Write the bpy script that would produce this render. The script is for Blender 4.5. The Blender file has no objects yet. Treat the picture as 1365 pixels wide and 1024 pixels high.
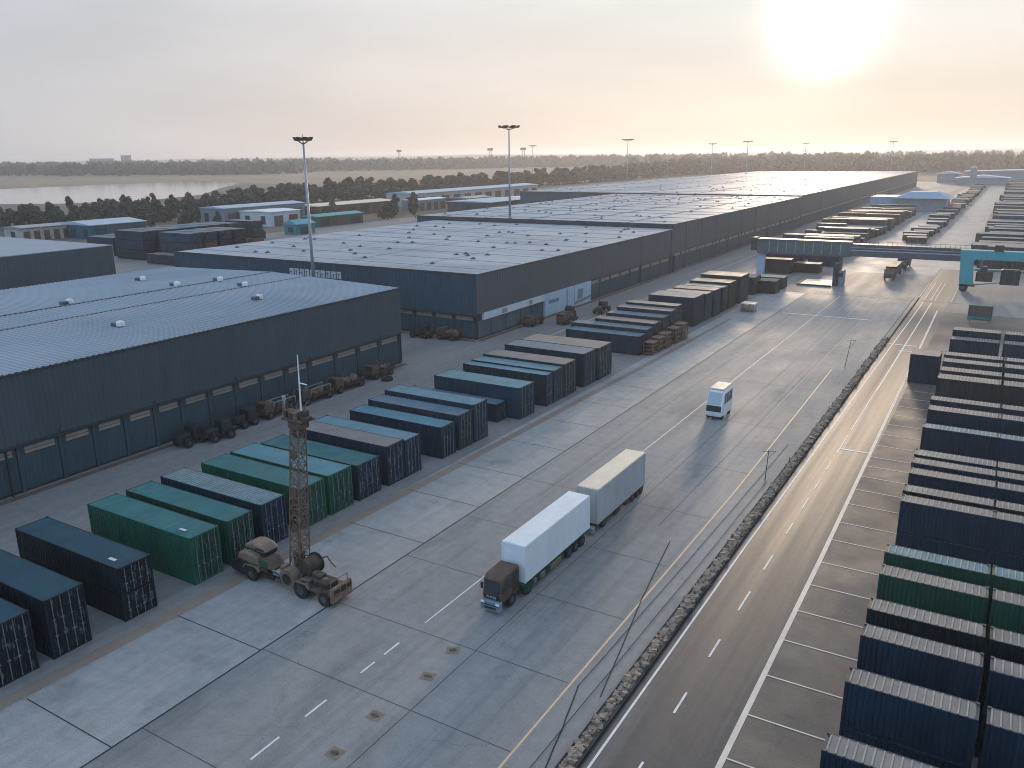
import bpy, math, random
import numpy as np
from mathutils import Vector, Matrix
random.seed(7)
R = math.radians
SC = bpy.context.scene
COL = SC.collection

# ------------------------------------------------------------------ camera
cam = bpy.data.cameras.new("camera")
cam.sensor_fit = 'HORIZONTAL'; cam.sensor_width = 36.0
cam.lens = 1093.76 / 1365.0 * 36.0
cam.clip_start = 0.5; cam.clip_end = 30000.0
camo = bpy.data.objects.new("camera", cam); COL.objects.link(camo)
PITCH, YAW, ROLL = 0.27307, 0.54698, -0.011787
_f = Vector((-math.sin(YAW) * math.cos(PITCH), math.cos(YAW) * math.cos(PITCH), -math.sin(PITCH)))
_r0 = Vector((math.cos(YAW), math.sin(YAW), 0)); _u0 = _r0.cross(_f)
_r = _r0 * math.cos(ROLL) + _u0 * math.sin(ROLL); _u = _u0 * math.cos(ROLL) - _r0 * math.sin(ROLL)
M = Matrix(((_r.x, _u.x, -_f.x, 0), (_r.y, _u.y, -_f.y, 0), (_r.z, _u.z, -_f.z, 30.0), (0, 0, 0, 1)))
camo.matrix_world = M
SC.camera = camo

# ------------------------------------------------------------------ sky, sun, exposure
SUN_EL, SUN_AZ = R(7.6), R(-11.6)          # azimuth measured from +Y towards +X
sund = Vector((math.sin(SUN_AZ) * math.cos(SUN_EL), math.cos(SUN_AZ) * math.cos(SUN_EL), math.sin(SUN_EL)))
W = bpy.data.worlds.new("World"); SC.world = W; W.use_nodes = True
nt = W.node_tree; nt.nodes.clear()
def N(t, **kw):
    n = nt.nodes.new(t)
    for k, v in kw.items(): setattr(n, k, v)
    return n
def math_node(op, a, b=None, clamp=False):
    n = N('ShaderNodeMath', operation=op); n.use_clamp = clamp
    for i, v in enumerate((a, b)):
        if v is None: continue
        if isinstance(v, (int, float)): n.inputs[i].default_value = v
        else: nt.links.new(v, n.inputs[i])
    return n.outputs[0]
def ramp_node(fac, stops):
    n = N('ShaderNodeValToRGB'); e = n.color_ramp.elements
    e[0].position, e[0].color = stops[0][0], (*stops[0][1], 1)
    e[1].position, e[1].color = stops[-1][0], (*stops[-1][1], 1)
    for p, c in stops[1:-1]:
        k = e.new(p); k.color = (*c, 1)
    nt.links.new(fac, n.inputs[0]); return n.outputs[0]
def mixc(fac, a, b, mode='MIX'):
    n = N('ShaderNodeMix', data_type='RGBA', blend_type=mode)
    for s, v in ((n.inputs[0], fac), (n.inputs[6], a), (n.inputs[7], b)):
        if isinstance(v, (int, float)): s.default_value = v
        elif isinstance(v, tuple): s.default_value = (*v, 1)
        else: nt.links.new(v, s)
    return n.outputs[2]
sky = N('ShaderNodeTexSky', sky_type='NISHITA'); sky.sun_disc = False
sky.sun_elevation = SUN_EL; sky.sun_rotation = SUN_AZ % (2 * math.pi)
sky.altitude = 20; sky.air_density = 1.0; sky.dust_density = 1.0; sky.ozone_density = 1.0
tc = N('ShaderNodeTexCoord')
dp = N('ShaderNodeVectorMath', operation='DOT_PRODUCT'); nt.links.new(tc.outputs['Generated'], dp.inputs[0]); dp.inputs[1].default_value = sund
ang = math_node('DIVIDE', math_node('ARCCOSINE', dp.outputs['Value']), math.pi)      # 0 at the sun, 1 opposite
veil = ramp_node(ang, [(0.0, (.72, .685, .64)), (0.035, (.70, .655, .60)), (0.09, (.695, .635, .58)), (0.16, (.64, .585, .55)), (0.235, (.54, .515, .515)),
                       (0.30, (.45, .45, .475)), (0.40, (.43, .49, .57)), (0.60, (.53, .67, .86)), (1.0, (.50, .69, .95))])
sep = N('ShaderNodeSeparateXYZ'); nt.links.new(tc.outputs['Generated'], sep.inputs[0])
el = sep.outputs['Z']
# thin cloud streaks in the veil
mp = N('ShaderNodeMapping'); mp.inputs['Scale'].default_value = (2.2, 2.2, 9.0); nt.links.new(tc.outputs['Generated'], mp.inputs[0])
cl = N('ShaderNodeTexNoise'); cl.inputs['Scale'].default_value = 1.4; cl.inputs['Detail'].default_value = 6; nt.links.new(mp.outputs[0], cl.inputs['Vector'])
clf = math_node('MULTIPLY', math_node('SUBTRACT', cl.outputs['Fac'], 0.5), 0.40)
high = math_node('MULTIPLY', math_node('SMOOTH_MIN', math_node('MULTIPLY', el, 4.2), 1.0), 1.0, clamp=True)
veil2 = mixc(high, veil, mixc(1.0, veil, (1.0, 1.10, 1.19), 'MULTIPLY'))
lowf = math_node('SUBTRACT', 1.0, math_node('DIVIDE', el, 0.16), clamp=True)
lowf = math_node('MULTIPLY', lowf, math_node('SUBTRACT', 1.0, math_node('MULTIPLY', ang, 3.0), clamp=True))
veil2 = mixc(lowf, veil2, mixc(1.0, veil2, (1.05, .92, .825), 'MULTIPLY'))
veil3 = mixc(1.0, veil2, math_node('ADD', 1.0, clf), 'MULTIPLY')
glow = math_node('POWER', 2.718, math_node('MULTIPLY', math_node('POWER', math_node('DIVIDE', ang, 0.0118), 2.0), -1.0))
glow2 = math_node('POWER', 2.718, math_node('MULTIPLY', math_node('DIVIDE', ang, 0.045), -1.0))
bgA = N('ShaderNodeBackground'); nt.links.new(mixc(1.0, sky.outputs[0], (.028, .033, .042), 'MULTIPLY'), bgA.inputs[0]); bgA.inputs[1].default_value = 0.05
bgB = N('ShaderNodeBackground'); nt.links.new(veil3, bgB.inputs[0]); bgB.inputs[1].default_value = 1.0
bgC = N('ShaderNodeBackground'); bgC.inputs[0].default_value = (1, .92, .82, 1)
nt.links.new(math_node('ADD', math_node('MULTIPLY', glow, 2.1), math_node('MULTIPLY', glow2, 0.045)), bgC.inputs[1])
a1 = N('ShaderNodeAddShader'); a2 = N('ShaderNodeAddShader'); wo = N('ShaderNodeOutputWorld')
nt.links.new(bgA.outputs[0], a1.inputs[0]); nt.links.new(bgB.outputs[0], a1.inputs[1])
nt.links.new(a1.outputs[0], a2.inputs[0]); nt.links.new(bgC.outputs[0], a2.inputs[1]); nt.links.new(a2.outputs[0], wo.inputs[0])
sl = bpy.data.lights.new("sun", 'SUN'); sl.energy = 2.2; sl.angle = R(7.0); sl.color = (1.0, .76, .53)
slo = bpy.data.objects.new("sun", sl); COL.objects.link(slo)
slo.rotation_euler = sund.to_track_quat('Z', 'Y').to_euler(); slo.location = (-40, 300, 200)
SC.view_settings.view_transform = 'Standard'; SC.view_settings.look = 'None'
SC.view_settings.exposure = 0.25; SC.view_settings.gamma = 1.0; SC.view_settings.use_curve_mapping = False
SC.cycles.use_denoising = True; SC.cycles.filter_width = 1.0
SC.cycles.max_bounces = 5; SC.cycles.diffuse_bounces = 2; SC.cycles.glossy_bounces = 2; SC.cycles.volume_bounces = 0
SC.cycles.transmission_bounces = 2

# ------------------------------------------------------------------ materials
def mat(name, c1, c2=None, scale=1.0, stretch=(1, 1, 1), rough=0.7, rough2=None, spec=0.5, metal=0.0, bump=0.0, bscale=8.0,
        stain=None, stain_scale=0.3, stain_stretch=(1, 1, 1), stain_amt=0.5, world=False, detail=6.0, grain=0.0, thr=(0.35, 0.65), stain_thr=(0.55, 0.75), track=0.0, crack=0.0):
    m = bpy.data.materials.new(name); m.use_nodes = True
    t = m.node_tree; L = t.links; bs = t.nodes['Principled BSDF']
    if world:
        g = t.nodes.new('ShaderNodeNewGeometry'); co = g.outputs['Position']
    else:
        g = t.nodes.new('ShaderNodeTexCoord'); oi = t.nodes.new('ShaderNodeObjectInfo')
        va = t.nodes.new('ShaderNodeVectorMath'); va.operation = 'ADD'
        sc_ = t.nodes.new('ShaderNodeMath'); sc_.operation = 'MULTIPLY'; sc_.inputs[1].default_value = 57.0
        L.new(oi.outputs['Random'], sc_.inputs[0]); L.new(g.outputs['Object'], va.inputs[0]); L.new(sc_.outputs[0], va.inputs[1]); co = va.outputs[0]
    def noise(sc, st, det):
        mpn = t.nodes.new('ShaderNodeMapping'); mpn.inputs['Scale'].default_value = st; L.new(co, mpn.inputs[0])
        n = t.nodes.new('ShaderNodeTexNoise'); n.inputs['Scale'].default_value = sc; n.inputs['Detail'].default_value = det; n.inputs['Roughness'].default_value = .62
        L.new(mpn.outputs[0], n.inputs['Vector']); return n.outputs['Fac']
    def mapr(v, a, b, c=0.0, d=1.0):
        n = t.nodes.new('ShaderNodeMapRange'); L.new(v, n.inputs[0])
        for i, x in enumerate((a, b, c, d)): n.inputs[i + 1].default_value = x
        return n.outputs[0]
    def mix(f, a, b):
        n = t.nodes.new('ShaderNodeMix'); n.data_type = 'RGBA'
        for s, v in ((n.inputs[0], f), (n.inputs[6], a), (n.inputs[7], b)):
            if isinstance(v, (int, float)): s.default_value = v
            elif isinstance(v, tuple): s.default_value = (*v, 1)
            else: L.new(v, s)
        return n.outputs[2]
    col = c1; fac = None
    if c2 is not None:
        fac = mapr(noise(scale, stretch, detail), *thr); col = mix(fac, c1, c2)
    if stain is not None:
        f2 = mapr(noise(stain_scale, stain_stretch, 7.0), stain_thr[0], stain_thr[1], 0.0, stain_amt); col = mix(f2, col, stain)
    if track > 0:
        ft = mapr(noise(.9, (1.6, .012, 1), 4.0), .50, .70, 0.0, track); col = mix(ft, col, (.045, .045, .048))
        fo = mapr(noise(.55, (1, 1, 1), 3.0), .66, .74, 0.0, track * 1.1); col = mix(fo, col, (.05, .048, .046))
        fl = mapr(noise(.35, (1.2, .05, 1), 5.0), .56, .74, 0.0, track * .8); col = mix(fl, col, (.30, .30, .30))
    if crack > 0:
        vo = t.nodes.new('ShaderNodeTexVoronoi'); vo.feature = 'DISTANCE_TO_EDGE'; vo.inputs['Scale'].default_value = .085
        nz = t.nodes.new('ShaderNodeTexNoise'); nz.inputs['Scale'].default_value = .5; nz.inputs['Detail'].default_value = 5; L.new(co, nz.inputs['Vector'])
        ad = t.nodes.new('ShaderNodeMix'); ad.data_type = 'VECTOR'; ad.inputs[0].default_value = 1.0
        va2 = t.nodes.new('ShaderNodeVectorMath'); va2.operation = 'SCALE'; va2.inputs['Scale'].default_value = 3.5; L.new(nz.outputs['Color'], va2.inputs[0])
        va3 = t.nodes.new('ShaderNodeVectorMath'); va3.operation = 'ADD'; L.new(co, va3.inputs[0]); L.new(va2.outputs[0], va3.inputs[1]); L.new(va3.outputs[0], vo.inputs['Vector'])
        fc = mapr(vo.outputs['Distance'], 0.0, .0035, crack, 0.0); col = mix(fc, col, (.03, .03, .032))
    if grain > 0:
        f4 = mapr(noise(1.1, (1, 1, 1), 5.0), .3, .7, 1 - grain * .9, 1 + grain * .9)
        n4 = t.nodes.new('ShaderNodeMix'); n4.data_type = 'RGBA'; n4.blend_type = 'MULTIPLY'; n4.inputs[0].default_value = 1.0
        if isinstance(col, tuple): n4.inputs[6].default_value = (*col, 1)
        else: L.new(col, n4.inputs[6])
        L.new(f4, n4.inputs[7]); col = n4.outputs[2]
        f3 = mapr(noise(9.0, (1, 1, 1), 2.0), .3, .7, 1 - grain, 1 + grain)
        n = t.nodes.new('ShaderNodeMix'); n.data_type = 'RGBA'; n.blend_type = 'MULTIPLY'; n.inputs[0].default_value = 1.0
        if isinstance(col, tuple): n.inputs[6].default_value = (*col, 1)
        else: L.new(col, n.inputs[6])
        L.new(f3, n.inputs[7]); col = n.outputs[2]
    if isinstance(col, tuple): bs.inputs['Base Color'].default_value = (*col, 1)
    else: L.new(col, bs.inputs['Base Color'])
    bs.inputs['Roughness'].default_value = rough
    if rough2 is not None: L.new(mapr(noise(scale * .7 + .02, stretch, 5.0), .35, .65, rough, rough2), bs.inputs['Roughness'])
    bs.inputs['Metallic'].default_value = metal; bs.inputs['Specular IOR Level'].default_value = spec
    if bump > 0:
        b = t.nodes.new('ShaderNodeBump'); b.inputs['Strength'].default_value = bump; b.inputs['Distance'].default_value = .05
        L.new(noise(bscale, (1, 1, 1), 6.0), b.inputs['Height']); L.new(b.outputs[0], bs.inputs['Normal'])
    return m
MT = {}
def paint(key, c, dirt=(.10, .10, .10), rough=.5, amt=.45):
    c2 = tuple(x * (.62 if max(c) < .28 else .88) for x in c)
    MT[key] = mat('paint_' + key, c, c2, scale=.9, stretch=(1, 1, .25), rough=rough, rough2=rough + .2, stain=dirt, stain_scale=.8, stain_stretch=(2.2, 2.2, .18), stain_amt=amt, spec=.4)
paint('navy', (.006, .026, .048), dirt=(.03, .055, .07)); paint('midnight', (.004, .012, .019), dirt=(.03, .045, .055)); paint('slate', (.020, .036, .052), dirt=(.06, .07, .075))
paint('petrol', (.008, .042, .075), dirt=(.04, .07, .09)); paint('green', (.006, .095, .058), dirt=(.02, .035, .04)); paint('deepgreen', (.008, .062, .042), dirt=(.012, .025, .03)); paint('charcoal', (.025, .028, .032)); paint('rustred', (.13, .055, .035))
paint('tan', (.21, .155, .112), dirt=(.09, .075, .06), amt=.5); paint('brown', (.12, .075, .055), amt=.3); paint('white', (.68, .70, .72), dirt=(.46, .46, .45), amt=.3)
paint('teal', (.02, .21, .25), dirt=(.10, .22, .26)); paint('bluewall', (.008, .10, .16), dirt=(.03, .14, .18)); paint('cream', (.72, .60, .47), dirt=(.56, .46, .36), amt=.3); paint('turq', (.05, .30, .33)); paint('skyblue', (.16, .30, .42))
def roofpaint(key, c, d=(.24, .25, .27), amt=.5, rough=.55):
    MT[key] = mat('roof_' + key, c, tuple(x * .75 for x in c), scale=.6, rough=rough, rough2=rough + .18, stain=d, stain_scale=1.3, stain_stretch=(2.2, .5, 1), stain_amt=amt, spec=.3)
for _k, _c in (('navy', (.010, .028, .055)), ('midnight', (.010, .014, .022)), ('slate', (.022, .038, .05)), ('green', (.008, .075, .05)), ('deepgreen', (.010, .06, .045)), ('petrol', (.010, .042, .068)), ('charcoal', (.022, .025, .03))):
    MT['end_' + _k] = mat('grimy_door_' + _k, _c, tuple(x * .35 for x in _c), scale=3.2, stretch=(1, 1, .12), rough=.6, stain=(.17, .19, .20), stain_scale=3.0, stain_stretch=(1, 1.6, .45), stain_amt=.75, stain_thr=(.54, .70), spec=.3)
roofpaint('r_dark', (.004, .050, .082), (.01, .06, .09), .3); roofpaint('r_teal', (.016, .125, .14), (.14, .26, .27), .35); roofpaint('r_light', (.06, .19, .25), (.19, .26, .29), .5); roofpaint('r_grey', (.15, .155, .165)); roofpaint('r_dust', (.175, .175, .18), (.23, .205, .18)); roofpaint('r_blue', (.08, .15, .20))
MT['roofseam'] = mat('pale_roof_seam', (.36, .31, .25), (.22, .205, .19), scale=1.2, rough=.7)  # seam tone, paler and warmer than the roof sheet
MT['barsteel'] = mat('dull_bar_steel', (.17, .19, .205), (.08, .09, .10), scale=1.2, rough=.6)
MT['black'] = mat('black_rubber', (.012, .012, .013), (.03, .028, .026), scale=3, rough=.85)
MT['iron'] = mat('dark_iron', (.03, .028, .027), (.08, .058, .045), scale=2.5, rough=.6, metal=.3)
MT['rust'] = mat('rusty_steel', (.115, .062, .042), (.20, .125, .09), scale=2.2, rough=.8, stain=(.05, .035, .03), stain_scale=1.5, stain_amt=.7)
MT['rustdark'] = mat('dark_rust', (.055, .036, .028), (.13, .09, .065), scale=2.6, rough=.8, stain=(.025, .02, .018), stain_scale=2, stain_amt=.7)
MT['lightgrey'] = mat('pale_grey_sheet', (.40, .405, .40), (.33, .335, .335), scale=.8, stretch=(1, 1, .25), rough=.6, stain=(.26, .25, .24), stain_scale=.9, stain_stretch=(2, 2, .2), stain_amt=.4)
MT['steel'] = mat('galvanised_steel', (.34, .37, .40), (.25, .28, .31), scale=1.5, rough=.5, metal=.5)
MT['darksteel'] = mat('weathered_steel', (.10, .115, .13), (.06, .07, .08), scale=1.5, rough=.55, metal=.3)
MT['glass'] = mat('dark_glass', (.02, .03, .04), rough=.08, spec=.8)
MT['paleglass'] = mat('sky_glass', (.30, .36, .40), rough=.12, spec=.9)
MT['lamp'] = mat('lamp_glass', (.5, .5, .48), rough=.2)
MT['plaster'] = mat('old_plaster', (.42, .40, .39), (.30, .27, .25), scale=.5, rough=.9, stain=(.20, .12, .09), stain_scale=.3, stain_amt=.6)
MT['window_tan'] = mat('translucent_panel', (.30, .245, .205), (.21, .175, .155), scale=.9, rough=.5, stain=(.14, .13, .13), stain_scale=1.4, stain_amt=.5)
MT['cladA'] = mat('slate_cladding', (.058, .078, .090), (.048, .066, .078), scale=.25, stretch=(1, 1, .25), rough=.55, rough2=.7, spec=.35, stain=(.075, .095, .105), stain_scale=.12, stain_stretch=(1, 2, .15), stain_amt=.6)
MT['cladB'] = mat('grey_cladding', (.080, .086, .094), (.068, .074, .082), scale=.1, stretch=(1, .5, .5), rough=.6, spec=.3, stain=(.10, .105, .11), stain_scale=.2, stain_stretch=(1, 1.2, .15), stain_amt=.5)
MT['clad_navy'] = mat('navy_cladding', (.025, .058, .085), (.034, .072, .10), scale=.15, rough=.6, spec=.3)
MT['door'] = mat('dock_door_panel', (.034, .060, .078), (.046, .074, .09), scale=.4, stretch=(1, 1, .3), rough=.6, spec=.35, stain=(.055, .06, .06), stain_scale=.5, stain_stretch=(1, 1, .4), stain_amt=.5)
MT['doorteal'] = mat('teal_panel', (.05, .085, .095), (.075, .11, .12), scale=.6, stretch=(1, 1, .1), rough=.65)
MT['trim'] = mat('dark_trim', (.022, .026, .032), (.035, .04, .045), scale=.5, rough=.6)
MT['roofA'] = mat('ribbed_roof_sheet', (.225, .275, .325), (.265, .31, .355), scale=.05, stretch=(1, 2, 1), rough=.5, rough2=.62, spec=.35, world=True, stain=(.15, .19, .235), stain_scale=.05, stain_stretch=(1, .6, 1), stain_amt=.55, stain_thr=(.45, .7))
MT['roofB'] = mat('roof_membrane', (.225, .27, .32), (.33, .37, .415), scale=.06, stretch=(.35, 1.6, 1), rough=.5, rough2=.66, spec=.35, world=True, stain=(.14, .19, .25), stain_scale=.16, stain_stretch=(.25, 1.3, 1), stain_amt=.8, stain_thr=(.5, .66), bump=.3, bscale=.4)
MT['sign_white'] = mat('weathered_white_board', (.52, .54, .56), (.40, .45, .50), scale=.25, rough=.6, stain=(.42, .34, .27), stain_scale=.35, stain_amt=.5)
MT['sign_blue'] = mat('pale_blue_board', (.30, .40, .48), (.38, .46, .53), scale=.3, rough=.55, stain=(.22, .28, .36), stain_scale=.4, stain_amt=.5)
# ground
MT['earth'] = mat('dry_earth', (.085, .080, .066), (.13, .115, .085), scale=.02, rough=.95, world=True, stain=(.05, .062, .045), stain_scale=.008, stain_amt=.8, stain_thr=(.45, .6))
MT['yard'] = mat('worn_asphalt', (.20, .20, .203), (.15, .152, .158), scale=.07, stretch=(1.5, .18, 1), rough=.62, rough2=.8, spec=.4, world=True, stain=(.24, .245, .25), stain_scale=.09, stain_stretch=(2.2, .12, 1), stain_amt=.55, stain_thr=(.5, .72), grain=.14, bump=.15, track=.26, crack=.3)
MT['apron'] = mat('grey_concrete', (.245, .246, .246), (.20, .202, .205), scale=.10, stretch=(1, .35, 1), rough=.66, rough2=.82, spec=.36, world=True, stain=(.10, .105, .115), stain_scale=.2, stain_stretch=(1.4, .35, 1), stain_amt=.7, stain_thr=(.52, .74), grain=.12, bump=.12, track=.26, crack=.3)
MT['slab'] = mat('pale_concrete', (.30, .303, .305), (.245, .25, .256), scale=.14, rough=.6, rough2=.75, spec=.35, world=True, stain=(.14, .145, .155), stain_scale=.3, stain_amt=.65, stain_thr=(.52, .74), grain=.12, bump=.12, track=.15, crack=.22)
MT['kerbstrip'] = mat('dusty_brown_strip', (.235, .185, .15), (.18, .15, .13), scale=.2, stretch=(2, .3, 1), rough=.85, world=True, grain=.1, bump=.1)
MT['road'] = mat('dark_asphalt', (.048, .052, .060), (.072, .072, .076), scale=.12, stretch=(2.5, .05, 1), rough=.50, rough2=.66, spec=.36, world=True, stain=(.115, .10, .09), stain_scale=.16, stain_stretch=(3.2, .06, 1), stain_amt=.5, stain_thr=(.5, .7), grain=.14, bump=.14, track=.35)
MT['parking'] = mat('brown_asphalt', (.105, .097, .091), (.075, .07, .068), scale=.15, rough=.6, rough2=.78, world=True, stain=(.16, .15, .14), stain_scale=.3, stain_amt=.5, stain_thr=(.55, .75), grain=.16, bump=.18, crack=.6)
MT['joint'] = mat('joint_sealant', (.022, .022, .024), rough=.8)
MT['dirt'] = mat('brown_dirt', (.13, .095, .075), (.08, .062, .052), scale=.7, rough=.95, world=True, bump=.5)
MT['wpaint'] = mat('white_road_paint', (.78, .76, .72), (.55, .54, .52), scale=1.2, rough=.65, world=True)
MT['fpaint'] = mat('worn_road_paint', (.34, .335, .325), (.25, .25, .25), scale=1.0, rough=.7, world=True)
MT['opaint'] = mat('amber_road_paint', (.72, .46, .24), (.58, .40, .25), scale=.8, rough=.65, world=True)
MT['ypaint'] = mat('cream_road_paint', (.74, .64, .54), (.58, .50, .43), scale=.8, rough=.65, world=True)
MT['cover'] = mat('ochre_cover', (.24, .16, .10), (.16, .12, .09), scale=3, rough=.8)
MT['stone'] = mat('rubble_stone', (.21, .155, .115), (.35, .27, .205), scale=2.2, rough=.9, world=True, stain=(.06, .05, .045), stain_scale=1.4, stain_amt=.8, bump=.4, bscale=5)
MT['meadow'] = mat('dry_meadow', (.25, .175, .105), (.17, .13, .085), scale=.006, stretch=(1, 3, 1), rough=.95, world=True, stain=(.11, .105, .08), stain_scale=.004, stain_stretch=(1, 4, 1), stain_amt=.8)
MT['farland'] = mat('scrub_land', (.05, .060, .05), (.085, .085, .07), scale=.004, rough=.95, world=True)
MT['water'] = mat('lake_water', (.10, .12, .14), rough=.09, spec=.8, world=True, bump=.05, bscale=.4)
MT['leafA'] = mat('dark_foliage', (.030, .044, .034), (.052, .062, .045), scale=.35, rough=.8, spec=.2, detail=2)
MT['leafB'] = mat('brown_foliage', (.075, .058, .042), (.052, .046, .038), scale=.35, rough=.8, spec=.2, detail=2)
MT['leafC'] = mat('olive_foliage', (.040, .056, .046), (.062, .072, .058), scale=.35, rough=.8, spec=.2, detail=2)
MT['bark'] = mat('bark', (.06, .045, .035), (.09, .07, .055), scale=2, rough=.9)
MT['hill'] = mat('wooded_hill', (.045, .055, .05), (.065, .072, .06), scale=.003, rough=.95, world=True)
MT['greenletter'] = mat('green_lettering', (.02, .16, .12), rough=.5)
MT['bluegrey'] = mat('bluegrey_steel', (.16, .21, .25), (.12, .16, .20), scale=.6, rough=.55)
MT['headlight'] = mat('lamp_lens', (.7, .72, .74), rough=.15, spec=.8)

# ------------------------------------------------------------------ mesh helper
class MB:
    def __init__(s): s.v = []; s.f = []; s.m = []; s.cur = 0
    def add(s, vs, fs):
        o = len(s.v); s.v.extend(vs)
        for f in fs: s.f.append(tuple(i + o for i in f)); s.m.append(s.cur)
        return s
    def box(s, x0, x1, y0, y1, z0, z1):
        return s.add([(x0, y0, z0), (x1, y0, z0), (x1, y1, z0), (x0, y1, z0), (x0, y0, z1), (x1, y0, z1), (x1, y1, z1), (x0, y1, z1)],
                     [(0, 3, 2, 1), (4, 5, 6, 7), (0, 1, 5, 4), (1, 2, 6, 5), (2, 3, 7, 6), (3, 0, 4, 7)])
    def bevbox(s, x0, x1, y0, y1, z0, z1, b):
        # box with its vertical and top edges chamfered
        def ring(i, z): return [(x0 + i, y0 + b, z), (x0 + b, y0 + i, z), (x1 - b, y0 + i, z), (x1 - i, y0 + b, z), (x1 - i, y1 - b, z), (x1 - b, y1 - i, z), (x0 + b, y1 - i, z), (x0 + i, y1 - b, z)]
        vs = ring(0, z0) + ring(0, z1 - b) + [(min(max(x, x0 + b), x1 - b), min(max(y, y0 + b), y1 - b), z1) for x, y, _ in ring(0, 0)]
        fs = [tuple(range(7, -1, -1)), tuple(range(16, 24))]
        for k in (0, 8):
            for i in range(8): j = (i + 1) % 8; fs.append((k + i, k + j, k + 8 + j, k + 8 + i))
        return s.add(vs, fs)
    def quad(s, a, b, c, d): return s.add([a, b, c, d], [(0, 1, 2, 3)])
    def sheet(s, x0, x1, y0, y1, z): return s.quad((x0, y0, z), (x1, y0, z), (x1, y1, z), (x0, y1, z))
    def tube(s, p0, p1, r0, r1=None, n=8, caps=True):
        r1 = r0 if r1 is None else r1
        p0 = Vector(p0); p1 = Vector(p1); d = (p1 - p0).normalized()
        a = d.orthogonal().normalized(); b = d.cross(a)
        vs = []
        for p, r in ((p0, r0), (p1, r1)):
            for i in range(n):
                t = 2 * math.pi * i / n; q = p + (a * math.cos(t) + b * math.sin(t)) * r; vs.append(tuple(q))
        fs = [(i, (i + 1) % n, n + (i + 1) % n, n + i) for i in range(n)]
        if caps: fs += [tuple(range(n - 1, -1, -1)), tuple(range(n, 2 * n))]
        return s.add(vs, fs)
    def path(s, pts, r, n=6):
        for a, b in zip(pts[:-1], pts[1:]): s.tube(a, b, r, n=n)
        return s
    def prism(s, prof, axis, a0, a1):
        # prof: list of 2D points; axis 'x': (y,z) profile extruded over x ; 'y': (x,z) over y ; 'z': (x,y) over z
        n = len(prof)
        def P(p, a): return {'x': (a, p[0], p[1]), 'y': (p[0], a, p[1]), 'z': (p[0], p[1], a)}[axis]
        vs = [P(p, a0) for p in prof] + [P(p, a1) for p in prof]
        fs = [tuple(range(n - 1, -1, -1)), tuple(range(n, 2 * n))] + [(i, (i + 1) % n, n + (i + 1) % n, n + i) for i in range(n)]
        return s.add(vs, fs)
    def corr(s, axis, fix, a0, a1, z0, z1, pitch, depth, out=1, flat=.42):
        # trapezoid ribbed sheet: axis 'x' -> runs along x at y=fix, 'y' -> runs along y at x=fix, ribs stand out by depth*out
        n = max(1, round((a1 - a0) / pitch)); p = (a1 - a0) / n; pts = []
        for i in range(n):
            b = a0 + i * p
            pts += [(b, 0), (b + p * (.5 - flat) , 0), (b + p * .5 - p * .02, 1), (b + p * .5 + p * flat - p * .02, 1)] if i else [(b, 0), (b + p * (.5 - flat), 0), (b + p * .5 - p * .02, 1), (b + p * .5 + p * flat - p * .02, 1)]
        pts.append((a1, 0))
        vs = []
        for t, k in pts:
            q = fix + out * depth * k
            for z in (z0, z1): vs.append((t, q, z) if axis == 'x' else (q, t, z))
        m = len(pts)
        return s.add(vs, [(2 * i, 2 * i + 2, 2 * i + 3, 2 * i + 1) for i in range(m - 1)])
    def blob(s, c, rx, ry, rz, n=10, k=6, jit=0.0, zmin=-9):
        vs = []; fs = []
        for j in range(k + 1):
            ph = math.pi * j / k
            for i in range(n):
                t = 2 * math.pi * i / n; q = 1 + random.uniform(-jit, jit)
                vs.append((c[0] + rx * math.sin(ph) * math.cos(t) * q, c[1] + ry * math.sin(ph) * math.sin(t) * q, max(zmin, c[2] + rz * math.cos(ph) * q)))
        for j in range(k):
            for i in range(n): fs.append((j * n + i, (j + 1) * n + i, (j + 1) * n + (i + 1) % n, j * n + (i + 1) % n))
        return s.add(vs, fs)
    def mesh(s, name, mats, smooth=False):
        me = bpy.data.meshes.new(name); me.from_pydata(s.v, [], s.f)
        for m in (mats if isinstance(mats, (list, tuple)) else [mats]): me.materials.append(MT[m])
        if any(s.m): me.polygons.foreach_set('material_index', s.m)
        if smooth: me.polygons.foreach_set('use_smooth', [True] * len(s.f))
        me.update(); return me
    def obj(s, name, mats, parent=None, smooth=False, loc=None):
        return link(name, s.mesh(name, mats, smooth), parent, loc)
def link(name, me, parent=None, loc=None, m=None):
    o = bpy.data.objects.new(name, me); COL.objects.link(o)
    if parent is not None: o.parent = parent
    if loc is not None: o.location = loc
    if m is not None:
        o.material_slots[0].link = 'OBJECT'; o.material_slots[0].material = MT[m]
    return o
def tag(o, label=None, cat=None, group=None, kind=None):
    if label: o['label'] = label
    if cat: o['category'] = cat
    if group: o['group'] = group
    if kind: o['kind'] = kind
    return o
def thing(name, label, cat, loc=(0, 0, 0), rz=0.0, group=None):
    o = bpy.data.objects.new(name, None); COL.objects.link(o); o.empty_display_size = .5
    o.location = loc; o.rotation_euler = (0, 0, rz); return tag(o, label, cat, group)
def struct(name, mb, m): return tag(mb.obj(name, m), kind='structure')
_kids = {}
def dup(root, loc, rz=None, label=None, group=None, scale=None):
    def kids(o):
        return list(o.children)
    def rec(o, parent):
        c = o.copy(); COL.objects.link(c)
        if parent is not None: c.parent = parent
        for k in kids(o): rec(k, c)
        return c
    r = rec(root, None); r.location = loc
    if rz is not None: r.rotation_euler = (0, 0, rz)
    if label: r['label'] = label
    if group: r['group'] = group
    if scale: r.scale = scale
    return r

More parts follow.
